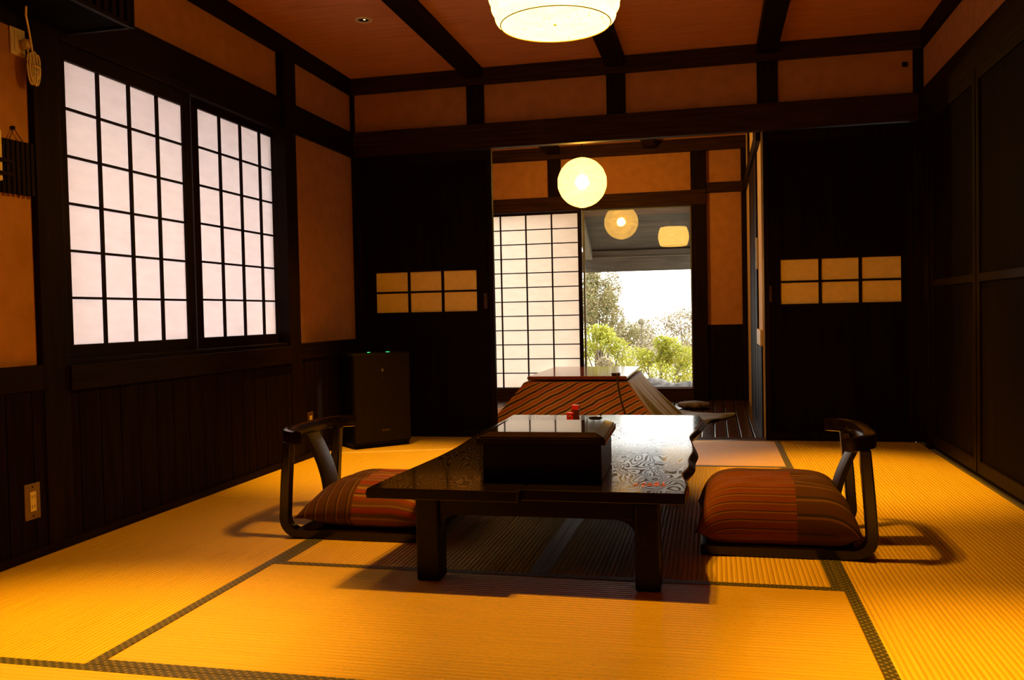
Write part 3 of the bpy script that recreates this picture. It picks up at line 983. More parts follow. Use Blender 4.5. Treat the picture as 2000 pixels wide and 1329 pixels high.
# picture window
gp = MB()
gv = [(x, YW + 0.032 + d + 0.0060 * (x + 0.7), z) for d in (0.0, 0.004) for x in (-1.215, -0.195) for z in (0.115, 1.832)]
gp.add(gv, [(0, 1, 3, 2), (4, 6, 7, 5), (0, 2, 6, 4), (1, 5, 7, 3), (0, 4, 5, 1), (2, 3, 7, 6)])
o = struct(gp.build('window_4', GLASS))
boxes((-1.226, -1.208, YW + 0.018, YW + 0.046, 0.112, 1.84), (-0.205, -0.193, YW + 0.018, YW + 0.046, 0.112, 1.84),
      (-1.205, -0.205, YW + 0.018, YW + 0.046, 0.105, 0.122), (-1.205, -0.205, YW + 0.018, YW + 0.046, 1.822, 1.84)).build('window_frame', noisy('aluminium_sash', (0.10, 0.095, 0.08), (0.13, 0.125, 0.11), (10, 10, 60), 0.5, 2, 0, 0.4, 0.3), o)
# veranda shoji
sx0, sx1, sz0, sz1 = -2.290, -1.268, 0.119, 1.805
o = struct(boxes((sx0 - 0.004, sx1 + 0.004, YW - 0.006, YW - 0.005, sz0 - 0.004, sz1 + 0.004)).build('window_3', SHOJI2))
boxes((sx0 - 0.05, sx0, YW - 0.020, YW + 0.006, 0.112, 1.83), (sx1, sx1 + 0.036, YW - 0.020, YW + 0.006, 0.112, 1.83),
      (sx0, sx1, YW - 0.020, YW + 0.006, 0.112, sz0), (sx0, sx1, YW - 0.020, YW + 0.006, sz1, 1.83)).build('window_frame', WOOD, o)
mu = MB()
for k in (1, 2, 3):
    xx = sx0 + (sx1 - sx0) * k / 4
    mu.box(xx - 0.007, xx + 0.007, YW - 0.016, YW - 0.0055, sz0, sz1)
for k in range(1, 12):
    zz = sz0 + (sz1 - sz0) * k / 12
    mu.box(sx0, sx1, YW - 0.015, YW - 0.0055, zz - 0.005, zz + 0.005)
mu.build('muntin', WOOD, o)
# right wall of the veranda room
struct(boxes((XV, XV + 0.12, YB2 + 0.001, YW + 0.12, -0.1, CV + 0.02)).build('wall_veranda_right', PALEW))
trim(WOODY, (XV - 0.03, XV, YB2, YW, 1.93, 2.02))
trim(WOOD, (XV - 0.012, XV, 6.36, 6.70, -0.004, 1.93))
trim(WOOD, (XV - 0.012, XV, 6.76, 7.50, -0.004, 1.93))
trim(WOOD, (XV - 0.012, XV, 6.55, 6.72, 2.02, CV)); trim(WOOD, (XV - 0.012, XV, 7.55, 7.75, 2.02, CV))
trim(WOODY, (XV - 0.010, XV, YB2, 6.36, -0.004, 0.60))
trim(STEEL, (XV - 0.006, XV + 0.001, 6.70, 6.76, -0.004, 1.93))
h_ = boxes((XV - 0.018, XV - 0.002, 6.33, 6.352, 1.12, 1.34)).build('trim_pull', STEEL, None, bevel=0.003); struct(h_)
trim(IVORY, (XV - 0.016, XV - 0.001, YB2 + 0.02, 6.36, 0.60, 0.705))

# globe lantern
GX, GY, GZ, GR = -0.993, 6.85, 1.866, 0.194
gl = thing('globe_lantern', 'glowing white paper globe lantern hanging in the room beyond the doorway', 'lamp', (GX, GY, GZ - GR))
pr = []
for i in range(73):
    a = -PI / 2 + PI * i / 72
    k = 1 - 0.012 * abs(math.cos(PI * i / 72 * 8))
    pr.append((max(0.03 if i in (0, 72) else 0.0, GR * math.cos(a) * k), GR * math.sin(a)))
MB().lathe(pr, (GX, GY, GZ), 64, False).build('lantern_shade', m_lantern('globe_washi', (1.0, 0.50, 0.075), 8.0, 0.25, 0, False, True), gl, smooth=True, angle=60)
MB().lathe([(0.0, 0.0), (0.014, 0.0), (0.014, 0.05), (0.0, 0.05)], (GX, GY, GZ + 0.055), 16, False).build('bulb_socket', IVORY, gl)
MB().tube([(GX, GY, GZ + GR - 0.01), (GX, GY, CV)], 0.004, 8).build('cord', DARKP, gl)
MB().tube([(GX + 0.03 * math.cos(a), GY + 0.03 * math.sin(a), GZ + GR - 0.002) for a in [2 * PI * i / 20 for i in range(20)]], 0.002, 6, True).build('top_ring', STRING, gl)

pt_ = bpy.data.lights.new('globe_bulb_light', 'POINT'); pt_.energy = 170; pt_.color = (1, 0.52, 0.07); pt_.shadow_soft_size = 0.045
po_ = bpy.data.objects.new('globe_bulb_light', pt_); COL.objects.link(po_); po_.location = (GX, GY, GZ + 0.002)

# kotatsu
KZ = 0.362
KX0, KX1, KY0, KY1 = -1.325, -0.605, 6.18, 7.30
kt = thing('kotatsu_table', 'low heated table with red-brown glossy top, draped in a striped quilt', 'table', ((KX0 + KX1) / 2, (KY0 + KY1) / 2, 0))
boxes((KX0, KX1, KY0, KY1, KZ, KZ + 0.026)).build('tabletop', KOTOP, kt, bevel=0.008, seg=3)
boxes((KX0 + 0.04, KX1 - 0.04, KY0 + 0.04, KY1 - 0.04, KZ - 0.075, KZ - 0.034)).build('heater_frame', WOOD, kt)
for x in (KX0 + 0.06, KX1 - 0.11):
    for y in (KY0 + 0.06, KY1 - 0.11):
        boxes((x, x + 0.05, y, y + 0.05, -0.003, KZ - 0.075)).build('leg', KOTOP, kt, bevel=0.004)


def m_quilt(grey):
    m, nt, b = newmat('quilt_side_window_glare' if grey else 'diagonal_striped_quilt')
    uv = nt.nodes.new('ShaderNodeUVMap'); uv.uv_map = 'cloth'
    sp = nt.nodes.new('ShaderNodeSeparateXYZ'); nt.links.new(uv.outputs[0], sp.inputs[0])
    s = math_(nt, 'SUBTRACT', math_(nt, 'MULTIPLY', sp.outputs[0], math.sin(math.radians(33))), math_(nt, 'MULTIPLY', sp.outputs[1], math.cos(math.radians(33))))
    wn = N(nt, 'ShaderNodeTexNoise'); wn.inputs['Scale'].default_value = 9.0; wn.inputs['Detail'].default_value = 1.0
    nt.links.new(uv.outputs[0], wn.inputs['Vector'])
    s = math_(nt, 'ADD', s, math_(nt, 'MULTIPLY', math_(nt, 'SUBTRACT', wn.outputs['Fac'], 0.5), 0.022))
    f = math_(nt, 'FRACT', math_(nt, 'DIVIDE', s, 0.105))
    O1, O2, T, D, G = (0.52, 0.17, 0.035), (0.54, 0.12, 0.028), (0.70, 0.46, 0.19), (0.050, 0.022, 0.012), (0.42, 0.22, 0.06)
    c = ramp(nt, f, [(0.0, O1), (0.18, O1), (0.20, T), (0.25, T), (0.27, D), (0.40, D), (0.43, G), (0.48, T), (0.51, O2), (0.68, O2), (0.71, T),
                     (0.75, T), (0.77, D), (0.88, D), (0.91, T), (0.95, T), (1.0, O1)])
    # side towards the deck: window glare on the stripes painted in as grey
    glare = ramp(nt, f, [(0.0, (0.085, 0.075, 0.055)), (0.4, (0.10, 0.09, 0.065)), (0.45, (0.055, 0.048, 0.036)), (0.6, (0.09, 0.08, 0.06)), (1.0, (0.085, 0.075, 0.055))])
    nt.links.new(glare if grey else c, b.inputs['Base Color'])
    b.inputs['Roughness'].default_value = 0.62
    b.inputs['Sheen Weight'].default_value = 0.4
    b.inputs['Sheen Roughness'].default_value = 0.4
    return m


# outline of the quilt at the table edge and on the floor, as functions of the way round
inn = [(KX0 - 0.004, KY0 - 0.004), (KX1 + 0.004, KY0 - 0.004), (KX1 + 0.004, KY1 + 0.004), (KX0 - 0.004, KY1 + 0.004)]
outp = [[(-1.80, 5.96), (-1.33, 5.94), (-0.72, 5.94), (-0.26, 5.95)], [(-0.26, 5.95), (-0.08, 6.55), (0.165, 7.17), (-0.30, 7.36)],
        [(-0.30, 7.36), (-0.70, 7.80), (-1.30, 7.82), (-1.85, 7.75)], [(-1.85, 7.75), (-1.92, 7.2), (-1.92, 6.5), (-1.80, 5.96)]]


def poly_at(P, t):
    L = [math.dist(P[i], P[i + 1]) for i in range(len(P) - 1)]
    s = t * sum(L)
    for i, l in enumerate(L):
        if s <= l or i == len(L) - 1:
            k = min(1, s / l)
            return (P[i][0] + (P[i + 1][0] - P[i][0]) * k, P[i][1] + (P[i + 1][1] - P[i][1]) * k)
        s -= l


NS, NV = 56, 26
qv, quv = [], []
for j in range(NV):
    v = j / (NV - 1)
    for side in range(4):
        for i in range(NS):
            t = i / NS
            a = inn[side]; b2 = inn[(side + 1) % 4]
            ix, iy = a[0] + (b2[0] - a[0]) * t, a[1] + (b2[1] - a[1]) * t
            ox, oy = poly_at(outp[side], t)
            # height profile: rolls over the table edge, falls nearly straight, then lies on the floor
            drop = KZ - 0.012
            ff = min(0.85, 0.33 / math.dist((ix, iy), (ox, oy)))
            if v < 0.1:
                w = v / 0.1; fr = 0.05 * w; z = drop - 0.012 * w * w
            elif v < 0.84:
                w = (v - 0.1) / 0.74; fr = 0.05 + (ff - 0.05) * w ** 1.1; z = (drop - 0.012) * (1 - w) ** 1.0 + 0.006 * w
            else:
                w = (v - 0.84) / 0.16; fr = ff + (1 - ff) * w; z = 0.006
            U = side * 1.0 + t
            fold = math.sin(U * 21 + 1.3 * math.sin(U * 7)) + 0.6 * math.sin(U * 37 + 2.0)
            amp = 0.020 * max(0, v - 0.1) * (1 - max(0, v - 0.84) * 2)
            px, py = ix + (ox - ix) * fr, iy + (oy - iy) * fr
            dx, dy = ox - ix, oy - iy
            dl = math.hypot(dx, dy) or 1
            px += dx / dl * amp * fold; py += dy / dl * amp * fold
            z += 0.012 * max(0, math.sin(U * 26 + 0.7)) * (v > 0.8) * (v - 0.8) * 5
            qv.append(Vector((px, py, max(z, 0.004))))
            per = (px, py)
            s_ = (px - KX0) if side == 0 else (KX1 - KX0) + (py - KY0) if side == 1 else (KX1 - px) + 2.0 if side == 2 else (KY1 - py) + 3.2
            quv.append((s_, -v * 0.56 + 0.5))
nn = NS * 4
qf = [(j * nn + i, j * nn + (i + 1) % nn, (j + 1) * nn + (i + 1) % nn, (j + 1) * nn + i) for j in range(NV - 1) for i in range(nn)]
# flat panel lying between the frame and the top
cb = len(qv)
qm = MB().add(qv, qf)
qm.add([(KX0, KY0, KZ - 0.016), (KX1, KY0, KZ - 0.016), (KX1, KY1, KZ - 0.016), (KX0, KY1, KZ - 0.016)], [(0, 1, 2, 3)])
quv += [(0, 0)] * 4
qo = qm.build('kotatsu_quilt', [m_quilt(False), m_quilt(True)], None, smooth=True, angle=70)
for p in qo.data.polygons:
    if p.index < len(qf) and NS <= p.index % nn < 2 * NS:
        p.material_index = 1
uvl = qo.data.uv_layers.new(name='cloth')
for lp in qo.data.loops:
    uvl.data[lp.index].uv = quv[lp.vertex_index]
so = qo.modifiers.new('thickness', 'SOLIDIFY'); so.thickness = 0.010; so.offset = 1
tag(qo, 'orange, tan and black diagonally striped quilt draped over the heated table', 'quilt')
# controller and its cord
kc = thing('heater_controller', 'small dark cord switch lying on the front edge of the heated table top', 'switch', (-0.69, KY0 + 0.06, KZ + 0.026))
boxes((-0.715, -0.655, KY0 + 0.02, KY0 + 0.075, KZ + 0.0265, KZ + 0.048)).build('switch_body', noisy('brown_switch', (0.03, 0.018, 0.01), (0.05, 0.03, 0.015), (40, 40, 40), 0.4), kc, bevel=0.005)
pth = [(-0.675, KY0 + 0.02, KZ + 0.038), (-0.67, KY0 - 0.015, KZ + 0.038), (-0.664, KY0 - 0.050, KZ + 0.005), (-0.655, KY0 - 0.080, KZ - 0.05), (-0.63, KY0 - 0.14, KZ - 0.14),
       (-0.60, KY0 - 0.19, KZ - 0.22), (-0.565, KY0 - 0.235, KZ - 0.30), (-0.53, KY0 - 0.275, KZ - 0.350)]
MB().tube(pth, 0.0065, 8).build('cord', noisy('dark_braided_cord', (0.03, 0.018, 0.012), (0.05, 0.03, 0.02), (200, 200, 200), 0.8), kc, smooth=True)
# round cushion beside the quilt
zb = MB()
prz = [(0.0, 0.001), (0.09, 0.001), (0.135, 0.02), (0.142, 0.034), (0.128, 0.052), (0.07, 0.062), (0.0, 0.064)]
zb.lathe(prz, (-0.175, 7.66, -0.004), 40, False)
zo = zb.build('round_cushion', noisy('dark_patterned_cushion', (0.03, 0.02, 0.02), (0.16, 0.12, 0.11), (26, 26, 26), 0.8, 6), None, smooth=True, angle=70)
tag(zo, 'dark round floor cushion on the wooden floor right of the quilt', 'cushion')

# ------------------------------------------------------------------ air purifier
ap = thing('air_purifier', 'dark upright air purifier with green lights standing in the back left corner', 'air purifier', (-2.02, 5.42, 0))
A = Vector((-2.228, 5.143, 0)); B = Vector((-1.946, 5.428, 0))
ux = (B - A).normalized(); uy = Vector((-ux.y, ux.x, 0))
W = (B - A).length; D = 0.24
PM = Matrix(((ux.x, uy.x, 0), (ux.y, uy.y, 0), (0, 0, 1)))
cn = A + ux * (W / 2) + uy * (D / 2 + 0.012)
MB().obox((cn.x, cn.y, 0.312), (W, D, 0.600), PM).build('housing', DARKP, ap, bevel=0.02, seg=4)
c2 = A + ux * (W / 2) + uy * 0.004
MB().obox((c2.x, c2.y, 0.322), (W - 0.012, 0.014, 0.568), PM).build('front_panel', BLACKP, ap, bevel=0.006)
MB().obox((cn.x, cn.y, 0.0065), (W - 0.02, D - 0.02, 0.011), PM).build('base', DARKP, ap)
GREEN = emis('green_indicator', (0.05, 1.0, 0.25), 1.6)
for f_, w_, dd in ((0.36, 0.016, 0.05), (0.66, 0.022, 0.02)):
    p = A + ux * (W * f_) + uy * (0.03 + dd)
    MB().obox((p.x, p.y, 0.6135), (w_, 0.010, 0.003), PM).build('indicator_light', GREEN, ap)
p = A + ux * (W * 0.5) - uy * 0.0035
lg = MB()
for dx, dz, r in ((-0.005, 0.004, 0.005), (0.005, 0.004, 0.005), (0.0, -0.004, 0.005), (0.0, 0.011, 0.0035)):
    q = p + ux * dx
    n = 12
    vs = [(q.x + ux.x * r * math.cos(2 * PI * i / n), q.y + ux.y * r * math.cos(2 * PI * i / n), 0.497 + dz + r * math.sin(2 * PI * i / n)) for i in range(n)]
    lg.add(vs, [tuple(range(n))])
lg.build('emblem', noisy('grey_emblem', (0.12, 0.09, 0.09), (0.14, 0.11, 0.11), (30, 30, 30), 0.5), ap)
fc = bpy.data.curves.new('logo_text', 'FONT'); fc.body = 'SHARP'; fc.size = 0.018; fc.align_x = 'CENTER'; fc.extrude = 0.0004
tmp = bpy.data.objects.new('logo_text', fc); COL.objects.link(tmp)
bpy.context.view_layer.update()
me = bpy.data.meshes.new_from_object(tmp.evaluated_get(bpy.context.evaluated_depsgraph_get()))
bpy.data.objects.remove(tmp)
p = A + ux * (W * 0.54) - uy * 0.0036
R_ = Matrix(((ux.x, 0, -uy.x), (ux.y, 0, -uy.y), (0, 1, 0)))
for v in me.vertices:
    v.co = R_ @ v.co + Vector((p.x, p.y, 0.105)) - WL[ap.name]
me.materials.append(noisy('grey_lettering', (0.09, 0.045, 0.03), (0.10, 0.05, 0.035), (30, 30, 30), 0.5))
lo = bpy.data.objects.new('lettering', me); COL.objects.link(lo); lo.parent = ap

# ------------------------------------------------------------------ things on the left wall
# air conditioner behind a slatted wooden cover
ac = thing('air_conditioner', 'air conditioner behind a dark slatted wooden cover, high on the left wall', 'air conditioner', (-2.3, 2.4, 1.94))
boxes((-2.40, -2.13, 1.95, 2.90, 1.955, 2.38)).build('casing', noisy('matt_black_casing', (0.003, 0.002, 0.0016), (0.004, 0.003, 0.002), (20, 20, 20), 0.9, 2, 0, 0.02), ac)
sl = MB()
yy = 1.95
while yy < 2.90:
    sl.box(-2.125, -2.105, yy, yy + 0.024, 1.962, 2.385)
    yy += 0.042
sl.box(-2.130, -2.110, 1.94, 2.915, 1.945, 1.962); sl.box(-2.130, -2.110, 1.94, 2.915, 2.372, 2.39)
sl.box(-2.40, -2.105, 2.903, 2.918, 1.945, 2.39)
sl.build('slatted_cover', WOOD, ac, bevel=0.002)
boxes((-2.135, -2.128, 2.2, 2.5, 1.968, 1.985)).build('louvre', IVORY, ac)


def outlet(label, y, z0, z1, w, plate_m, group, x):
    o = thing('wall_outlet', label, 'outlet', (x, y, z0), group)
    boxes((x, x + 0.005, y - w / 2, y + w / 2, z0, z1)).build('cover_plate', plate_m, o, bevel=0.0015)
    zc, hh = (z0 + z1) / 2, (z1 - z0) * 0.27
    boxes((x + 0.0045, x + 0.0075, y - w * 0.19, y + w * 0.19, zc - hh, zc + hh)).build('socket', IVORY, o)
    for dz in (-hh * 0.5, hh * 0.5):
        for dy in (-0.006, 0.006):
            boxes((x + 0.007, x + 0.0079, y + dy - 0.001, y + dy + 0.001, zc + dz - 0.006, zc + dz + 0.006)).build('slot', DARKP, o)
    for z in (z0 + 0.012, z1 - 0.012):
        boxes((x + 0.0045, x + 0.006, y - 0.003, y + 0.003, z - 0.003, z + 0.003)).build('screw', DARKP, o)
    return o


outlet('metal-framed double outlet low on the near left wainscot', 2.642, 0.141, 0.270, 0.072, BRASSY, None, FX - 0.0065)
outlet('small outlet low on the left wainscot behind the left floor chair', 4.86, 0.175, 0.275, 0.072, SHADEDPLATE, None, FX - 0.0065)
XP = -2.412
upo = thing('wall_outlet', 'pale outlet plate high on the left wall beside the window post', 'outlet', (XP, 2.675, 1.80))
boxes((XP + 0.0005, XP + 0.008, 2.638, 2.706, 1.800, 1.898)).build('cover_plate', IVORY, upo, bevel=0.003)
boxes((XP + 0.007, XP + 0.010, 2.655, 2.690, 1.815, 1.885)).build('socket', IVORY, upo)
pcord = thing('power_cord', 'white power cord with bundled slack hanging from the high outlet plate', 'cord', (XP + 0.03, 2.70, 1.70))
MB().lathe([(0.0, -0.018), (0.015, -0.016), (0.018, 0.0), (0.015, 0.014), (0.0, 0.017)], (XP + 0.028, 2.690, 1.845), 16, False).build('plug', IVORY, pcord, smooth=True)
MB().tube([(XP + 0.030, 2.690, 1.832), (-2.378, 2.690, 1.81), (-2.370, 2.692, 1.78), (-2.366, 2.700, 1.73), (-2.366, 2.705, 1.70)], 0.0042, 8).build('cord', IVORY, pcord, smooth=True)
MB().tube([(-2.305, 2.604, 1.9435), (-2.335, 2.635, 1.925), (-2.358, 2.675, 1.875), (-2.366, 2.694, 1.825), (-2.366, 2.696, 1.78)], 0.0036, 8).build('cord', IVORY, pcord, smooth=True)
bn = MB()
for k in range(7):
    ky = (k - 3) * 0.0052
    top = 1.818 - 0.004 * abs(k - 3); bot = 1.700 + 0.010 * (k % 3)
    pth_ = []
    for i in range(25):
        t = i / 24
        ang = PI * (t * 2)
        yy_ = 2.699 + ky * (0.6 + 0.8 * abs(math.cos(ang / 2))) + 0.008 * math.sin(ang)
        zz_ = (top + bot) / 2 + (top - bot) / 2 * math.cos(ang)
        pth_.append((-2.366 + 0.004 * (k % 2) + 0.003 * math.sin(ang), yy_, zz_))
    bn.tube(pth_[:-1], 0.0034, 6, True)
bn.tube([(-2.364 + 0.011 * math.cos(a), 2.699 + 0.017 * math.sin(a), 1.765) for a in [2 * PI * i / 14 for i in range(14)]], 0.0035, 6, True)
bn.build('bundled_loop', IVORY, pcord, smooth=True)
# hanging slatted holder with a remote control in it
hr = thing('wall_rack', 'dark slatted holder hung by a string from a peg on the left wall', 'rack', (XP + 0.02, 2.65, 1.30))
sm = MB()
yy = 2.4925
while yy < 2.708:
    sm.box(XP + 0.010, XP + 0.024, yy, yy + 0.016, 1.300 + 0.02 * (yy - 2.56), 1.490 + 0.02 * (yy - 2.56))
    yy += 0.0225
for z in (1.315, 1.395, 1.475):
    sm.box(XP + 0.001, XP + 0.010, 2.4925, 2.708, z - 0.006, z + 0.006)
sm.build('slats', WOOD, hr, bevel=0.002)
for z in (1.400, 1.355):
    boxes((XP + 0.024, XP + 0.054, 2.440, 2.575, z, z + 0.012)).build('holder_band', WOOD, hr)
MB().tube([(XP + 0.016, 2.602, 1.485), (XP + 0.010, 2.634, 1.535), (XP + 0.016, 2.675, 1.485)], 0.0018, 6).build('string', STRING, hr)
MB().lathe([(0.0, 0.0), (0.007, 0.0), (0.007, 0.012), (0.0, 0.012)], (XP + 0.008, 2.634, 1.531), 10, False).build('peg', WOOD, hr)
rc = tag(boxes((XP + 0.028, XP + 0.046, 2.505, 2.541, 1.335, 1.510)).build('remote_control', IVORY, None, bevel=0.004), 'pale remote control held in the slatted wall holder', 'remote control')

# small hook on the back wall, right
hk = MB()
hk.box(1.145, 1.175, 5.793, 5.7995, 2.305, 2.335)
hk.tube([(1.16, 5.793, 2.325), (1.16, 5.775, 2.318), (1.16, 5.768, 2.306), (1.16, 5.774, 2.30)], 0.004, 6)
tag(hk.build('wall_hook', DARKP), 'small dark hook on the plaster above the right sliding door', 'hook')

# ------------------------------------------------------------------ outside
struct(boxes((-9, 6, YW + 0.12, 30, -0.6, -0.35)).build('ground', SOIL))
struct(boxes((-9, XL - 0.12, -4, YW + 0.12, -0.6, -0.35)).build('ground_side', SOIL))
# eave over the picture window
ev = MB()
ev.add([(-1.44, YW + 0.13, 2.30), (1.2, YW + 0.13, 2.30), (1.2, 9.95, 1.52), (-1.44, 9.95, 1.52),
        (-1.44, YW + 0.13, 2.36), (1.2, YW + 0.13, 2.36), (1.2, 9.95, 1.58), (-1.44, 9.95, 1.58)],
       [(0, 1, 2, 3), (7, 6, 5, 4), (0, 4, 5, 1), (1, 5, 6, 2), (2, 6, 7, 3), (3, 7, 4, 0)])
struct(ev.build('roof_eave', EAVE))
struct(boxes((-1.46, 1.2, 9.86, 9.95, 1.300, 1.535)).build('beam_eave', EAVE, bevel=0.006))
struct(boxes((-1.46, 1.2, 9.84, 9.8595, 1.453, 1.461)).build('trim_eave_highlight', noisy('eave_highlight_strip', (0.13, 0.11, 0.07), (0.16, 0.14, 0.09), (4, 30, 30), 0.7)))  # added pale strip, coloured to stand for the highlight along the beam
rf = MB()
for xx in (-1.36, -0.10):
    rf.add([(xx - 0.05, YW + 0.13, 2.29), (xx + 0.03, YW + 0.13, 2.29), (xx + 0.03, 9.86, 1.53), (xx - 0.05, 9.86, 1.53),
            (xx - 0.05, YW + 0.13, 2.20), (xx + 0.03, YW + 0.13, 2.20), (xx + 0.03, 9.86, 1.44), (xx - 0.05, 9.86, 1.44)],
           [(0, 1, 2, 3), (7, 6, 5, 4), (0, 4, 5, 1), (1, 5, 6, 2), (2, 6, 7, 3), (3, 7, 4, 0)])
struct(rf.build('beam_rafters', noisy('pale_rafter', (0.16, 0.13, 0.085), (0.22, 0.18, 0.12), (30, 4, 30), 0.7)))
struct(boxes((XL - 0.75, XL - 0.12, -1, YW, 2.10, 2.16)).build('roof_eave_side', EAVE))


def shrub(label, cx, cy, z0, rx, ry, rz, n, leaf, mtl, seed, name='garden_shrub', cat='shrub', grp='garden shrubs outside the window', clumps=9):
    rnd = random.Random(seed)
    root = thing(name, label, cat, (cx, cy, z0), grp)
    m = MB()
    cl = []
    for _ in range(clumps):
        a, e = rnd.uniform(0, 2 * PI), rnd.uniform(-0.2, 1)
        q = math.sqrt(max(0, 1 - e * e)) * rnd.uniform(0.4, 0.85)
        cl.append((cx + rx * q * math.cos(a), cy + ry * q * math.sin(a), z0 + rz * (1.0 + 0.8 * e), rnd.uniform(0.26, 0.48)))
    vs, fs = [], []
    for i in range(n):
        c_ = cl[rnd.randrange(clumps)]
        d = Vector((rnd.gauss(0, 1), rnd.gauss(0, 1), rnd.gauss(0, 1))); d.normalize()
        r = c_[3] * (0.55 + 0.45 * rnd.random())
        p = Vector((c_[0] + d.x * rx * r, c_[1] + d.y * ry * r, c_[2] + d.z * rz * r))
        if p.z < z0 + 0.02:
            p.z = z0 + 0.02 + rnd.random() * 0.1
        u = Vector((rnd.gauss(0, 1), rnd.gauss(0, 1), rnd.gauss(0, 0.6))); u.normalize()
        w = u.cross(Vector((rnd.gauss(0, 1), rnd.gauss(0, 1), rnd.gauss(0, 1)))); w.normalize()
        l = leaf * rnd.uniform(0.6, 1.3)
        b = len(vs)
        vs += [p, p + u * l * 0.5 + w * l * 0.28, p + u * l, p + u * l * 0.5 - w * l * 0.28]
        fs.append((b, b + 1, b + 2, b + 3))
    m.add(vs, fs)
    m.build('foliage', mtl, root)
    st = MB()
    for c_ in cl:
        mid = ((cx + c_[0]) / 2 + rnd.uniform(-0.05, 0.05), (cy + c_[1]) / 2, z0 + (c_[2] - z0) * 0.5)
        st.tube([(cx + rnd.uniform(-0.04, 0.04), cy, z0 - 0.02), mid, (c_[0], c_[1], c_[2])], [0.016, 0.010, 0.004], 6)
    st.build('stems', BARK, root, smooth=True)
    return root


GZ0 = -0.35
shrub('bright lime-green shrub in the middle of the window view', -0.64, 10.80, GZ0 + 0.06, 0.42, 0.34, 0.42, 7500, 0.031, LEAF_LIME, 1)
shrub('yellow-green shrub at the left of the window view, under the tall tree', -1.42, 11.3, GZ0 + 0.05, 0.46, 0.30, 0.48, 7000, 0.031, LEAF_LIME, 2)
shrub('low brownish shrub between the two green shrubs', -1.24, 10.45, GZ0, 0.24, 0.20, 0.32, 4500, 0.027, LEAF_DRY, 3)
shrub('olive shrub at the right edge of the window view', -0.20, 11.6, GZ0, 0.36, 0.36, 0.52, 5500, 0.030, LEAF_OLIVE, 4)
shrub('pale hazy shrub on the skyline behind the lime shrub', -0.45, 12.9, GZ0, 0.75, 0.4, 0.58, 6500, 0.036, LEAF_DRY, 5)
shrub('hazy green shrub on the skyline behind the yellow-green shrub', -1.45, 14.2, GZ0, 0.70, 0.4, 0.55, 5500, 0.036, LEAF_OLIVE, 6)
shrub('tall leafy tree at the left side of the window view', -1.58, 12.2, GZ0 + 0.45, 0.36, 0.40, 0.72, 13000, 0.033, LEAF_OLIVE, 7, 'garden_tree', 'tree', None, 16)
tk = bpy.data.objects.get('garden_tree')
MB().tube([(-1.58, 12.2, GZ0 - 0.03), (-1.60, 12.2, GZ0 + 0.3), (-1.58, 12.2, GZ0 + 0.62)], [0.06, 0.05, 0.035], 8).build('trunk', BARK, tk, smooth=True)


def rock(label, c_, r, seed):
    rnd = random.Random(seed)
    k = [(rnd.uniform(1.5, 4), rnd.uniform(0, 6), Vector((rnd.gauss(0, 1), rnd.gauss(0, 1), rnd.gauss(0, 1))).normalized()) for _ in range(7)]

    def pt(u, v):
        a, e = 2 * PI * u, PI * (v - 0.5)
        d = Vector((math.cos(a) * math.cos(e), math.sin(a) * math.cos(e), math.sin(e)))
        s = 1 + sum(0.07 * math.sin(f * 3 * d.dot(ax) + p) for f, p, ax in k)
        return (c_[0] + d.x * r[0] * s, c_[1] + d.y * r[1] * s, max(c_[2] + d.z * r[2] * s, GZ0 - 0.05))
    o = MB().grid(pt, 36, 20, True).build('garden_rock', ROCK, None, smooth=True, angle=40)
    return tag(o, label, 'rock', 'garden rocks outside the window')


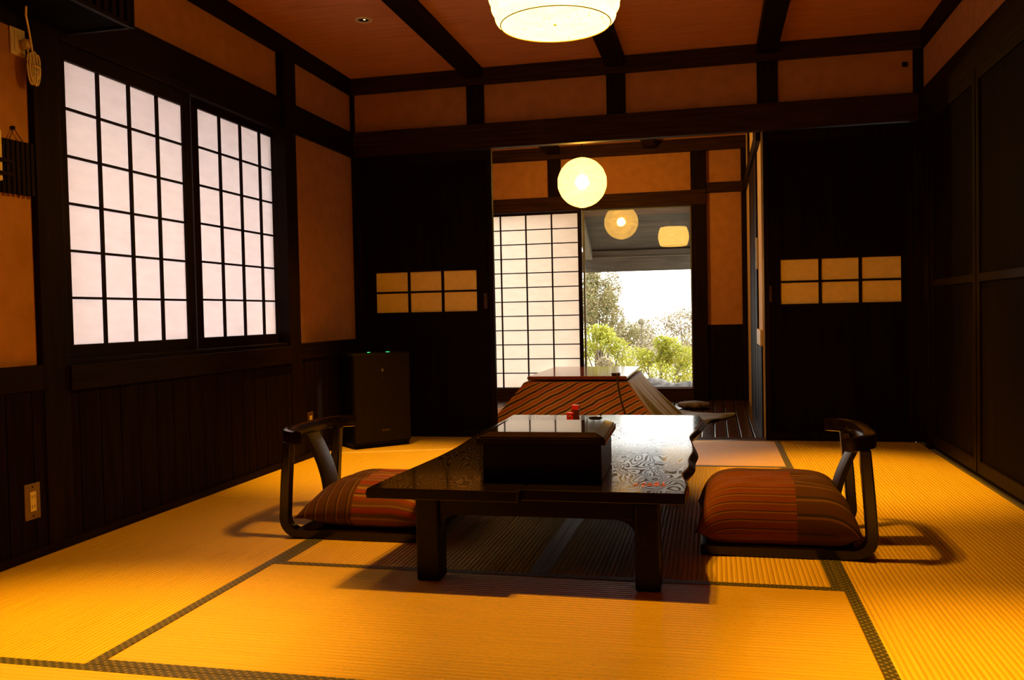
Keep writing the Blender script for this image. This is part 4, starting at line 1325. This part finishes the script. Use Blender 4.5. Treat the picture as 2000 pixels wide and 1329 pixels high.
rock('low pale grey rock at the bottom right of the window view', (-0.50, 10.1, GZ0 + 0.16), (0.34, 0.22, 0.24), 1)
rock('grey boulder at the left bottom of the window view', (-1.60, 10.2, GZ0 + 0.25), (0.20, 0.18, 0.40), 2)
pl = thing('seed_head_plant', 'thin stalk with a round seed head against the bright sky', 'plant', (-0.98, 12.2, GZ0))
MB().tube([(-0.98, 12.2, GZ0 - 0.02), (-0.985, 12.2, 0.3), (-0.975, 12.2, 0.66)], 0.008, 6).build('stalk', BARK, pl)
MB().lathe([(0.0, -0.05), (0.03, -0.042), (0.048, -0.01), (0.045, 0.02), (0.03, 0.042), (0.0, 0.05)], (-0.975, 12.2, 0.70), 16, False).build('seed_head', noisy('brown_seed_head', (0.12, 0.10, 0.06), (0.35, 0.30, 0.2), (80, 80, 80), 0.9, 5, 0.01), pl, smooth=True)

# ------------------------------------------------------------------ daylight
w = bpy.data.worlds.new('World'); S.world = w; w.use_nodes = True
bg = w.node_tree.nodes['Background']
bg.inputs['Color'].default_value = (1.0, 0.985, 0.95, 1)
bg.inputs['Strength'].default_value = 4.8
sun = bpy.data.lights.new('sun', 'SUN'); sun.energy = 4.5; sun.angle = math.radians(1); sun.color = (1, 0.95, 0.82)
so_ = bpy.data.objects.new('sun', sun); COL.objects.link(so_)
so_.rotation_euler = Vector((1.6, 0.5, 0.9)).to_track_quat('Z', 'Y').to_euler()

# ------------------------------------------------------------------ camera
f_px, yaw, pitch, roll = 1704.9, 0.22748812, -0.02920535, -0.02086767
cy, sy, cp, sp = math.cos(yaw), math.sin(yaw), math.cos(pitch), math.sin(pitch)
fw = Vector((-sy * cp, cy * cp, sp)); rt = Vector((cy, sy, 0)); up = rt.cross(fw)
R = math.cos(roll) * rt + math.sin(roll) * up
U = -math.sin(roll) * rt + math.cos(roll) * up
cam = bpy.data.cameras.new('camera'); cam.sensor_width = 36; cam.lens = 36 * f_px / 2000
cam.clip_start = 0.02; cam.clip_end = 200
co = bpy.data.objects.new('camera', cam); COL.objects.link(co)
co.matrix_world = Matrix(((R.x, U.x, -fw.x, 0), (R.y, U.y, -fw.y, 0), (R.z, U.z, -fw.z, 0.84), (0, 0, 0, 1)))
S.camera = co
S.view_settings.view_transform = 'Standard'
S.view_settings.look = 'None'
S.view_settings.gamma = 1
S.view_settings.exposure = 0
S.view_settings.use_curve_mapping = False
S.cycles.use_denoising = True
S.cycles.max_bounces = 10
S.cycles.transparent_max_bounces = 12
S.cycles.sample_clamp_indirect = 4
S.cycles.caustics_reflective = False
S.cycles.caustics_refractive = False
